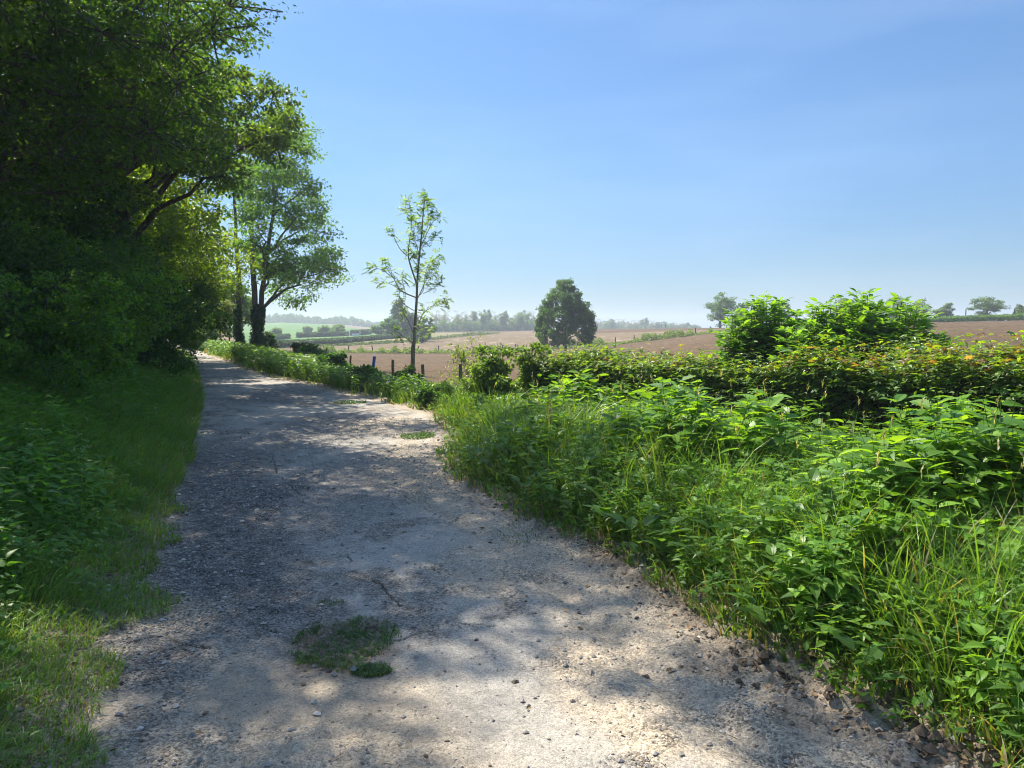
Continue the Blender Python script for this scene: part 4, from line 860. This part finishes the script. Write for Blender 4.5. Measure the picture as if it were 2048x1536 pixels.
# ------------------------------------------------------------------ clipped field-maple hedge
hd = empty('maple_hedge', (2.8, 9, 0), 'long clipped maple hedge with orange young leaves on top behind the nettles', 'hedge')
mb = MB()
HY = np.array([-12, 0, 6.3, 9, 13.2]); HX = np.array([12.5, 7.2, 4.15, 2.75, .30])          # front face line
hx = lambda y: np.interp(y, HY, HX)
def hedge_top(y): return 1.15 + .08 * ss(11, 6, y) + .24 * (fbm(y * 1.1, y * 0, 221) - .5) * 2
def hleaves(n, T, zlo, zhi, depth, face, szs, stops, ybias=1):
    y = -1 + 14.3 * rng.random(n) if ybias else 2 + 11 * rng.random(n)
    top = hedge_top(y)
    if face == 'front':
        f = rng.random(n); z = zlo + (top - zlo) * f ** .8; bulge = .18 * np.sin(np.clip(z / top, 0, 1) * pi * .75) + .16 * (fbm(y * 2.2, z * 2.2, 222) - .5)
        gap = ss(.52, .66, fbm(y * .8, z * 1.6, 223)) * ss(1.1, .7, z) * .35
        x = hx(y) - bulge + gap + rng.random(n) ** 1.6 * depth
    else:
        x = hx(y) - .1 + 1.35 * rng.random(n); z = top + .09 * rng.normal(size=n) - .05 + .34 * (fbm(x * 2.2, y * 2.2, 224) - .5)
    P = np.c_[x, y, z + float(0)]; P[:, 2] += hgt(P[:, 0], P[:, 1]) * .8
    c = cmix(n, stops, .2); hf = np.clip((z - .9) / .5, 0, 1)
    red = rng.random(n) < hf * (.04 + .24 * ss(.45, .62, fbm(y * .9 + 2, x * .9, 225)))
    c[red & (z > top - .16)] = cmix((red & (z > top - .16)).sum(), [(.17, .18, .04), (.22, .15, .06), (.20, .11, .055)], .15)
    yel = (~red) & (z > top - .12) & (rng.random(n) < .6); c[yel] = cmix(yel.sum(), [(.12, .22, .03), (.19, .26, .035)])
    return P, c
for (n, face, T, sz) in ((20000, 'front', LMAP, .088), (26000, 'top', LMAP, .074)):
    P, c = hleaves(n, T, .05, 0, .32, face, sz, [(.05, .10, .025), (.075, .145, .03), (.10, .18, .035)])
    ax = norm(rnd_dirs(n) * [1, 1, .3] + [-.5, -.2, -.1]); nr = norm(rnd_dirs(n) * .45 + ([-.15, 0, 1] if face == 'front' else [0, 0, 1]))
    scatter(mb, T, P - [2.8, 9, 0], frames(ax, nr), sz * (.55 + .75 * rng.random(n)), c)
# sprigs standing up from the top
n = 900; y = 13.2 * rng.random(n); x = hx(y) + 1.2 * rng.random(n); P0 = np.c_[x, y, hedge_top(y)]; P0[:, 2] += hgt(x, y) * .8 - .05
hs = .04 + .11 * rng.random(n) + .22 * (rng.random(n) < .04)
for k in range(6):
    t = (k + 1) / 6; scatter(mb, LMAP, P0 + np.c_[np.zeros(n), np.zeros(n), hs * t] - [2.8, 9, 0], frames(rnd_dirs(n) * [1, 1, .3] + [0, 0, .25], rnd_dirs(n) * .4 + [0, 0, 1]), .058 * (1.2 - .5 * t) * (.7 + .6 * rng.random(n)), cmix(n, [(.13, .21, .035), (.18, .20, .05), (.24, .16, .07), (.20, .12, .06)]))
mb.build('foliage', M_HEDGE, hd)
mb = MB()
for i in range(150):
    y = 13.2 * rng.random(); x = hx(y) + .35 + .6 * rng.random(); z0 = float(hgt(x, y)); t_ = hedge_top(y)
    a = np.array([x, y, z0]); e = a + [rng.normal() * .3, rng.normal() * .3, t_ * (.75 + .2 * rng.random())]
    tube(mb, bez(a, (a + e) / 2 + rng.normal(size=3) * .08, e, 5) - [2.8, 9, 0], np.linspace(.014, .004, 5), 4, (.09, .075, .06))
    for k in range(3):
        s_ = a + (e - a) * (.3 + .6 * rng.random()); d_ = rnd_dirs(1)[0] * [.45, .45, .25]; tube(mb, np.array([s_, s_ + d_ * .5, s_ + d_ + [0, 0, .1]]) - [2.8, 9, 0], [.006, .004, .002], 3, (.09, .075, .06))
mb.build('stems', M_BARK, hd, True)
# inner leaf mass so the hedge is opaque; interior shade put into its dark colour
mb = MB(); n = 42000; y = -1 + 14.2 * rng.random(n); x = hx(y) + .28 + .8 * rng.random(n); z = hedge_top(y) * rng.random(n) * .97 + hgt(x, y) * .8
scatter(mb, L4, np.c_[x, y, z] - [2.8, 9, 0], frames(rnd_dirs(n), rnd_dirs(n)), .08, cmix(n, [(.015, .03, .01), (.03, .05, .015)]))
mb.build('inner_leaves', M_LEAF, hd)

# ------------------------------------------------------------------ elder bushes
def elder(cu, cv, y, hwid, htop, nsh, label, seed, wx):
    r = np.random.default_rng(seed); c = at(cu, cv, y); base = np.array([c[0], y, float(hgt(c[0], y))]); root = empty('elder_bush', base, label, 'bush', 'elder bushes growing out of the hedge')
    wood = MB(); lf = MB(); pos, axs, sz, col = [], [], [], []
    for i in range(nsh):
        a = r.random() * 2 * pi; q_ = math.sqrt(r.random()); ex = hwid * q_ * math.cos(a); ey = wx * q_ * math.sin(a)
        ez = htop * (1 - .30 * q_ ** 2.6) * (.90 + .1 * r.random()) - (0 if r.random() < .6 else .4 * r.random())
        s_ = np.array([ex * .25, ey * .25, 0]); e = np.array([ex, ey, ez]); cv_ = bez(s_, np.array([ex * .8, ey * .8, ez * .45]), e, 9)
        tube(wood, cv_, np.linspace(.014, .004, 9), 5, (.16, .17, .09))
        T_ = np.linspace(.5, 1, 8)
        for j, t in enumerate(T_):
            p = cv_[int(round(t * 8))] * 1.0; k = t * 8; k0 = int(min(7, math.floor(k))); p = cv_[k0] * (1 - (k - k0)) + cv_[k0 + 1] * (k - k0); d = norm(cv_[k0 + 1] - cv_[k0])
            b = r.random() * 6.28 + (j % 2) * pi / 2
            for s2 in (0, pi):
                o_ = np.array([math.cos(b + s2), math.sin(b + s2), 0]); el_ = .75 if j > 5 else (.35 if j > 3 else .05); ax = norm(o_ + d * el_ + [0, 0, el_ * .5])
                L_ = (.19 if j < 6 else .13) * (.8 + .4 * r.random()); side = norm(np.cross(ax, [0, 0, 1.])); up_ = np.cross(side, ax)
                tube(wood, [p, p + ax * L_ * .6], [.002, .0015], 3, (.18, .26, .08))
                cc = np.array((.095, .20, .035)) * (.75 + .5 * r.random()) + np.array([.03, .05, .0]) * (j > 5)
                for (f_, sd2, ln) in ((.45, 1, .8), (.45, -1, .8), (.8, 1, .9), (.8, -1, .9), (1, 0, 1)):
                    pos.append(p + ax * L_ * f_ * .75 - [0, 0, .03 * f_ * f_]); axs.append(norm(ax * (.55 if sd2 else 1) + side * sd2 * .9 - [0, 0, .22 + .15 * r.random()])); sz.append(ln * .14 * (L_ / .19)); col.append(cc)
    n = len(pos); scatter(lf, LOV, np.array(pos), frames(np.array(axs), norm(np.array([[0, 0, 1.]]) + .3 * r.normal(size=(n, 3)))), np.array(sz) * (.85 + .3 * r.random(n)), np.array(col))
    wood.build('stems', M_BARK, root, True); lf.build('foliage', M_GLEAF, root)
elder(1530, 760, 9.8, .72, 1.93, 115, 'bright green elder bush nearer the road, left of its broader neighbour', 301, .5)
elder(1722, 760, 8.9, .98, 1.90, 180, 'broad bright elder bush rising above the orange-tipped hedge', 302, .55)

# ------------------------------------------------------------------ sapling ash by the fence
AY = 22.0
def zp(px, py): return 680 + px * .27344, 360 + py * .27344      # photo crop pixel -> photo pixel
ab = P3(*at(824, 740, AY)[:2]); root = empty('ash_sapling', ab, 'slender ash sapling with airy leaves by the fence', 'tree')
wood = MB(); lf = MB(); ab = np.array(ab)
BR = [([(535,1500),(535,1370),(545,1100),(560,900),(567,700),(580,560),(597,400),(612,200),(625,115)], .055, .010, .4),
 ([(522,1500),(522,1360),(527,1200),(545,1130)], .035, .02, 2), ([(565,770),(520,640),(497,560),(507,450),(530,300),(500,130)], .028, .006, .3),
 ([(500,560),(440,510),(415,460),(385,395),(360,370)], .012, .004, .5), ([(556,860),(480,830),(430,800),(395,720),(335,640),(325,565)], .022, .005, .6), ([(430,800),(390,770),(330,745),(265,735)], .01, .004, .5),
 ([(395,720),(300,650),(225,640)], .01, .004, .35), ([(380,690),(350,578)], .007, .004, 1.5), ([(550,960),(480,920),(430,860),(440,760)], .014, .005, .4), ([(548,1150),(500,1030),(455,960),(430,900)], .014, .004, .5),
 ([(535,1190),(470,1150),(400,1100)], .014, .004, .5), ([(560,880),(600,800),(640,700),(700,640)], .018, .004, .3), ([(580,560),(560,470),(530,420),(560,300)], .014, .004, .3), ([(585,510),(660,430),(720,400)], .012, .004, .5),
 ([(590,490),(640,380),(680,300),(740,265)], .014, .004, .45), ([(560,860),(610,820),(620,700),(650,600),(740,550)], .014, .004, .5), ([(555,1100),(600,980),(680,920),(740,870),(790,860)], .016, .004, .45),
 ([(680,920),(755,910)], .006, .003, .2), ([(560,1120),(600,1000),(620,940)], .012, .004, .3), ([(597,400),(560,300),(480,250),(480,150)], .012, .004, .3), ([(612,200),(660,200),(690,215)], .008, .004, .2),
 ([(600,430),(650,330),(640,180),(610,115)], .01, .004, .3), ([(565,700),(620,640),(700,600)], .01, .004, .2), ([(572,640),(520,560),(540,540)], .01, .004, .3), ([(610,830),(680,800),(740,740)], .01, .004, .3), ([(550,1130),(600,1150),(650,1110)], .01, .004, .4), ([(480,830),(450,720),(470,690)], .01, .004, .4)]
fr_p, fr_a = [], []
for pts, r0, r1, leafs in BR:
    dy = rng.normal() * .35; m_ = len(pts); W = np.array([at(*zp(*p), AY + (dy * k / (m_ - 1) if r0 < .06 else 0)) for k, p in enumerate(pts)]) - ab
    tt = np.linspace(0, m_ - 1, (m_ - 1) * 4 + 1); W2 = np.stack([np.interp(tt, np.arange(m_), W[:, k]) for k in range(3)], 1)
    for _ in range(2): W2[1:-1] = (W2[:-2] + 2 * W2[1:-1] + W2[2:]) / 4
    tube(wood, W2, np.linspace(r0, r1, len(W2)), 6, (.26, .23, .15))
    if leafs < 1.4:
        s0 = int(len(W2) * leafs); L_ = np.linalg.norm(np.diff(W2[s0:], axis=0), axis=1).sum(); k_ = int(L_ * 30) + 8
        for _ in range(k_):
            t = s0 + rng.random() ** .8 * (len(W2) - 1 - s0); i0 = min(int(t), len(W2) - 2); p = W2[i0] + (W2[i0 + 1] - W2[i0]) * (t - i0); d = norm(W2[i0 + 1] - W2[i0])
            fr_p.append(p + rng.normal(size=3) * .06); fr_a.append(norm(rnd_dirs(1)[0] + d * .5 + [0, 0, .2]))
fp = np.array(fr_p); fa = np.array(fr_a); n = len(fp); side = norm(np.cross(fa, [0, 0, 1.])); Lr = .19 * (.7 + .5 * rng.random(n)); cb = cmix(n, [(.12, .20, .05), (.17, .25, .06), (.24, .29, .09)])
for k, (f_, sd2) in enumerate([(f_, s_) for f_ in (.25, .45, .65, .85) for s_ in (-1, 1)] + [(1, 0)]):
    P = fp + fa * (Lr * f_)[:, None] - np.c_[0 * Lr, 0 * Lr, Lr * f_ * f_ * .35]; ax = norm(fa * (.6 if sd2 else 1) + side * sd2 - [0, 0, .25]); scatter(lf, L4, P, frames(ax, rnd_dirs(n) * .4 + [0, 0, 1]), Lr * .36, cb)
for k in range(0, n, 2): tube(wood, [fp[k], fp[k] + fa[k] * Lr[k] - [0, 0, Lr[k] * .3]], .0022, 3, (.15, .2, .08))
wood.build('trunk', M_BARK, root, True); lf.build('crown', M_LEAF, root)

# ------------------------------------------------------------------ small bushes between road and field
GB = 'bushes along the field fence'
def bush(u, vt, vb, y, hw, label, cols_, seed, n=44, size=.07, T=L4, per=22, group=GB, flat=.8, clr=.28, **kw):
    zt = at(u, vt, y)[2]; x_ = at(u, vt, y)[0]; zb = float(hgt(x_, y)); zb2 = min(zb, at(u, vb, y)[2]) ; H = zt - zb
    return make_tree('bush', (x_, y, zb), H, (x_, y, zb + H * .52), (hw * y / FPX, hw * y / FPX, H * .5), n, label, 'bush', group, seed, 7, per, T, size, cols_, clr, .03, .5, 8, flat=flat, **kw)
bush(603, 681, 720, 38, 16, 'dark bush with reddish leaves at the fence beyond the tall grass', ((.06, .07, .03), (.09, .085, .045)), 401, 30, .11)
bush(628, 686, 722, 37, 22, 'rounded leafy green bush beside the reddish bush', ((.045, .10, .02), (.07, .14, .025)), 402, 40, .11)
bush(670, 706, 770, 27.5, 26, 'big dark green bush at the widest part of the road edge', ((.035, .085, .02), (.055, .12, .025)), 403, 80, .09)
bush(735, 738, 785, 20.5, 26, 'leafy bramble mound growing around the blue-topped post', ((.05, .12, .022), (.08, .16, .028)), 404, 60, .08)
bush(812, 738, 800, 20.6, 24, 'ivy-leaved mound at the foot of the ash sapling', ((.03, .07, .02), (.05, .10, .025)), 405, 60, .075)
bush(870, 770, 830, 15.6, 34, 'dark glossy ivy clump at the bulge of the verge', ((.035, .075, .022), (.055, .11, .028)), 406, 54, .065)
bush(985, 690, 760, 13.6, 52, 'loose yellow-green bush where the clipped hedge ends', ((.09, .15, .03), (.14, .20, .04)), 407, 60, .06, clr=.24, per=16)
bush(1068, 694, 760, 13.0, 40, 'pale green bush merging into the far end of the hedge', ((.09, .14, .03), (.14, .19, .05)), 408, 50, .06, clr=.24, per=18)
bush(928, 668, 750, 18.2, 30, 'thin yellowish sapling with sparse leaves behind the end post', ((.14, .18, .04), (.18, .22, .05)), 409, 26, .05, per=8, clr=.3, flat=1.0)
bush(534, 668, 700, 46, 16, 'ivy mass heaped at the foot of the twin trunks', IVY, 410, 30, .12)
bush(432, 688, 704, 54, 26, 'low hedge-like bush bordering the last stretch of road', ((.05, .10, .03), (.07, .13, .04)), 411, 34, .13)
bush(480, 686, 708, 47, 28, 'bright green mound of brambles in front of the twin trunks', ((.07, .14, .03), (.10, .18, .035)), 412, 40, .12)
bush(388, 688, 706, 58, 18, 'bright low bush on the outer side of the road end', ((.07, .14, .03), (.10, .17, .04)), 413, 26, .13)

# verge strip of the far field
mb = MB(); n = 26000; u = 640 + 830 * rng.random(n); yb = np.interp(u, FU, FY); y = yb + rng.normal(size=n) * .8; x = (u - 1024) / FPX * y
hh = .15 + .75 * ss(.45, .7, fbm(u * .05, u * 0 + 5, 231)); z = hgt(x, y) + hh * rng.random(n)
scatter(mb, L2, np.c_[x, y, z], frames(rnd_dirs(n) + [0, 0, .4], rnd_dirs(n)), .13 + .14 * rng.random(n), cmix(n, [(.07, .11, .04), (.12, .16, .055), (.17, .19, .08)]))
n = 9000; k_ = rng.random(n) * (len(verge2) - 1); k0 = k_.astype(int); f_ = (k_ - k0)[:, None]; xy = verge2[k0] * (1 - f_) + verge2[np.minimum(k0 + 1, len(verge2) - 1)] * f_ + rng.normal(size=(n, 2)) * [1, .8]
hh = .2 + .9 * ss(.42, .65, fbm(xy[:, 0] * .14, xy[:, 0] * 0 + 5, 232)); z = hgt(xy[:, 0], xy[:, 1]) + hh * rng.random(n)
scatter(mb, L2, np.c_[xy, z], frames(rnd_dirs(n), rnd_dirs(n)), .2 + .2 * rng.random(n), cmix(n, [(.045, .065, .035), (.08, .10, .05)]))
tag(mb.build('field_verge_weeds', M_LEAF), kind='stuff')
# low hedges on the hill
def low_hedge(a, b, y0, y1, h, label):
    n = int(90 * (b - a)) if b - a > 150 else 5000; t = rng.random(n); u = a + (b - a) * t; y = y0 + (y1 - y0) * t + rng.normal(size=n) * .5; x = (u - 1024) / FPX * y; z = hgt(x, y) + h * rng.random(n)
    P = np.c_[x, y, z]; m = MB(); scatter(m, L2, P - P.mean(0), frames(rnd_dirs(n), rnd_dirs(n)), .35 + .2 * rng.random(n), cmix(n, [(.03, .05, .035), (.05, .075, .045)]))
    o = m.build('low_hedge', M_LEAF); o.location = P.mean(0); tag(o, label, 'hedge', 'low dark hedges on the hillside')
pa = hit(594, 675.5); pb = hit(698, 671.5); low_hedge(594, 698, pa[1], pb[1], 1.2, 'long dark low hedge leading to the white gate posts')
pa2 = hit(702, 671.3); pb2 = hit(742, 668.5); low_hedge(702, 742, pa2[1], pb2[1], 1.4, 'short dark hedge between the white gate posts and the conifers')
pa3 = hit(528, 679); pb3 = hit(580, 677); low_hedge(528, 580, pa3[1], pb3[1], 1.0, 'short hedge below the hillside meadow beside the pale sapling')
low_hedge(505, 800, hit(505, 692)[1], hit(800, 676)[1], .8, 'long very dark straight hedge band crossing below the hillside')
for u, v, w_, h_, lab in ((699, 672, .35, 1.5, 'white gate post with a wide cap at the end of the long dark hedge'), (720, 670.5, .22, 1.1, 'slim white post in the middle of the short dark hedge'), (744, 668.5, .2, .9, 'white post where the short hedge meets the conifers')):
    p = hit(u, v); m = MB(); box(m, (0, 0, h_ / 2), (w_, w_, h_), 0, 0, (.7, .7, .68))
    rt = empty('gate_post', p, lab, 'post', 'white posts on the hillside'); m.build('pillar', M_PAINT, rt); m = MB(); box(m, (0, 0, h_ + .06), (w_ * 1.6, w_ * 1.6, .12), 0, 0, (.75, .73, .72), .7); m.build('cap', M_PAINT, rt)
p = hit(711, 672); m = MB(); box(m, (0, 0, .35), (2.0, .8, .6), .1, 0, (.7, .72, .75), .92); rt = empty('water_trough', p, 'low white trough on the grass below the gate posts', 'trough'); m.build('basin', M_PAINT, rt)
m = MB(); box(m, (0, 0, .68), (2.1, .9, .06), .1, 0, (.6, .62, .65)); m.build('rim', M_PAINT, rt)

# ------------------------------------------------------------------ fences
f0 = empty('field_fence', (-4, 24, 0), 'weathered post and wire fence between the road verge and the ploughed field', 'fence')
NP = [(921,728,17.0,.0,.085), (846,729,19.3,.0,.085), (785,720,22.0,.02,.085), (749,713,24.6,-.13,.09), (701,711,28.0,.02,.075), (653,695,33,-.1,.07), (618,706,37,.03,.07), (602,700,40,.05,.09), (570,702,43,.0,.06), (536,684,45,.0,.10), (547,688,45.5,-.55,.09)]
tops = []
for u, v, y, tl, w_ in NP:
    p = at(u, v, y); zb = float(hgt(p[0], y)) - .3; H = p[2] - zb; m = MB()
    e = np.array([p[0], y, p[2]]); b_ = np.array([p[0] + math.tan(tl) * H, y, zb]); jit = rng.normal(size=(7, 3)) * .006; jit[:, 2] = 0
    pts = b_ + (e - b_) * np.linspace(0, 1, 7)[:, None] + jit; blue = u == 749
    t5 = np.array([-4, 24, 0.]); tube(m, pts - t5, w_ / 2 * np.array([1.05, 1, 1.02, .97, 1, .98, .93]), 9, (.17, .14, .085))
    cap_c = e - t5; a = np.arange(9) * 2 * pi / 9; t_ = norm(e - b_); cv = np.r_[[cap_c + t_ * .012], cap_c + np.c_[np.cos(a), np.sin(a), 0 * a] * w_ / 2 * .93]
    m.add(cv, [(0, i + 1, (i + 1) % 9 + 1) for i in range(9)], (.22, .19, .13)); o = m.build('post', M_WOOD, f0)
    if blue:
        o['label'] = 'leaning post with its top painted blue'; m2 = MB(); k_ = .30 / np.linalg.norm(e - b_)
        pp = np.array([e + (b_ - e) * k_, e + (b_ - e) * k_ * .5, e + t_ * .004]) - t5; tube(m2, pp, w_ / 2 + .004, 9, (.025, .14, .55))
        m2.add(cv + t_ * .006, [(0, i + 1, (i + 1) % 9 + 1) for i in range(9)], (.03, .16, .6)); m2.build('painted_top', M_PAINT, o)
    tops.append((e, b_))
tops = tops[:10]
m = MB()
for fr_ in (.12, .38):
    for (e1, b1), (e2, b2) in zip(tops[:-1], tops[1:]):
        p1 = e1 + (b1 - e1) * fr_; p2 = e2 + (b2 - e2) * fr_; mid = (p1 + p2) / 2 - [0, 0, .04]; tube(m, bez(p1, mid, p2, 5) - [-4, 24, 0], .0022, 3, (.16, .14, .12))
m.build('wire', M_STONE, f0)
f1 = empty('far_field_fence', (0, 95, -1), 'distant thin post fence along the grassy strip across the brown fields', 'fence')
prev = None; wm = MB()
for u, v in ((697,694),(745,695),(793,695),(837,694),(877,693),(917,692),(960,691),(1005,691),(1032,690),(1060,691),(1098,686),(1132,685),(1202,677),(1231,674.5),(1268,672),(1298,669.5),(1330,668),(1361,663.5),(1391,661),(1421,658),(1453,655)):
    y = float(np.interp(u, FU, FY)) + .6; p = at(u, v, y); zb = float(hgt(p[0], y)); H = max(p[2] - zb, .9); m = MB(); tp = np.array([p[0], y, zb + H]) - [0, 95, -1]
    tube(m, [tp - [0, 0, H + .2], tp - [0, 0, H * .5], tp + [rng.normal() * .04, 0, 0]], [.075, .07, .065], 6, (.10, .08, .06)); m.build('post', M_WOOD, f1)
    if prev is not None: tube(wm, [prev, (prev + tp) / 2 - [0, 0, .18], tp - [0, 0, .1]], .004, 3, (.12, .1, .09))
    prev = tp - [0, 0, .1]
wm.build('wire', M_STONE, f1)

# ------------------------------------------------------------------ two walkers on the crest
def walker(u, y, h, label, shirt, trousers, face, stride):
    x_ = at(u, 655, y)[0]; root = empty('person', (x_, y, float(hgt(x_, y))), label, 'person', 'people on the field crest', face)
    s = h / 1.75; me = bpy.data.meshes.new('body')
    J = [(0,0,.95,.13),(0,0,1.12,.13),(0,0,1.32,.16),(0,0,1.45,.09),(0,0,1.52,.055),(0,.01,1.60,.085),(0,.01,1.70,.08),
         (.2,0,1.40,.055),(.25,-.03,1.12,.04),(.24,.08,.88,.03),(-.2,0,1.40,.055),(-.25,.04,1.12,.04),(-.24,-.02,.88,.03),
         (.1,0,.88,.09),(.11,stride,.48,.06),(.11,stride*1.1,.08,.04),(.11,stride*1.1+.14,.03,.035),(-.1,0,.88,.09),(-.11,-stride*.6,.48,.06),(-.11,-stride*1.5,.10,.04),(-.11,-stride*1.5+.14,.04,.035)]
    E = [(0,1),(1,2),(2,3),(3,4),(4,5),(5,6),(2,7),(7,8),(8,9),(2,10),(10,11),(11,12),(0,13),(13,14),(14,15),(15,16),(0,17),(17,18),(18,19),(19,20)]
    me.from_pydata([(a * s, b * s, c * s) for a, b, c, _ in J], E, [])
    o = bpy.data.objects.new('body', me); COL.objects.link(o); o.parent = root; md_ = o.modifiers.new('skin', 'SKIN')
    for k, sv_ in enumerate(me.skin_vertices[0].data): sv_.radius = (J[k][3] * s,) * 2; sv_.use_root = k == 0
    o.modifiers.new('smooth', 'SUBSURF').levels = 1; o.modifiers['smooth'].render_levels = 1
    mt, n_, o_ = newmat('clothes'); p_ = N(n_, 'ShaderNodeBsdfPrincipled', Roughness=.9); tc = N(n_, 'ShaderNodeTexCoord'); sp_ = N(n_, 'ShaderNodeSeparateXYZ'); rp = N(n_, 'ShaderNodeValToRGB')
    rp.color_ramp.interpolation = 'CONSTANT'; rp.color_ramp.elements[0].color = (*trousers, 1); rp.color_ramp.elements[1].position = .5; rp.color_ramp.elements[1].color = (*shirt, 1)
    e_ = rp.color_ramp.elements.new(.83); e_.color = (.12, .08, .06, 1)
    dv = N(n_, 'ShaderNodeMath', operation='DIVIDE'); dv.inputs[1].default_value = h * 1.04
    n_.links.new(tc.outputs['Object'], sp_.inputs[0]); n_.links.new(sp_.outputs[2], dv.inputs[0]); n_.links.new(dv.outputs[0], rp.inputs[0]); n_.links.new(rp.outputs[0], p_.inputs['Base Color']); n_.links.new(p_.outputs[0], o_.inputs[0])
    me.materials.append(mt)
walker(1323.5, 270, 1.7, 'person in dark top and grey trousers standing on the far field crest', (.02, .022, .035), (.12, .12, .14), R(70), .12)
walker(1330.5, 272, 1.75, 'person in all dark clothes on the field crest, nearer the tall airy tree', (.02, .03, .035), (.02, .025, .03), R(-70), .14)

# ------------------------------------------------------------------ haze
hm, hn, ho = newmat('haze_air'); vp = N(hn, 'ShaderNodeVolumePrincipled'); vp.inputs['Color'].default_value = (.80, .90, 1, 1); vp.inputs['Density'].default_value = .0009; vp.inputs['Anisotropy'].default_value = .2
hn.links.new(vp.outputs[0], ho.inputs['Volume'])
mb = MB(); box(mb, (0, 0, 10.5), (3300, 3300, 31), 0, 0); hz = mb.build('haze', hm); tag(hz, kind='stuff')
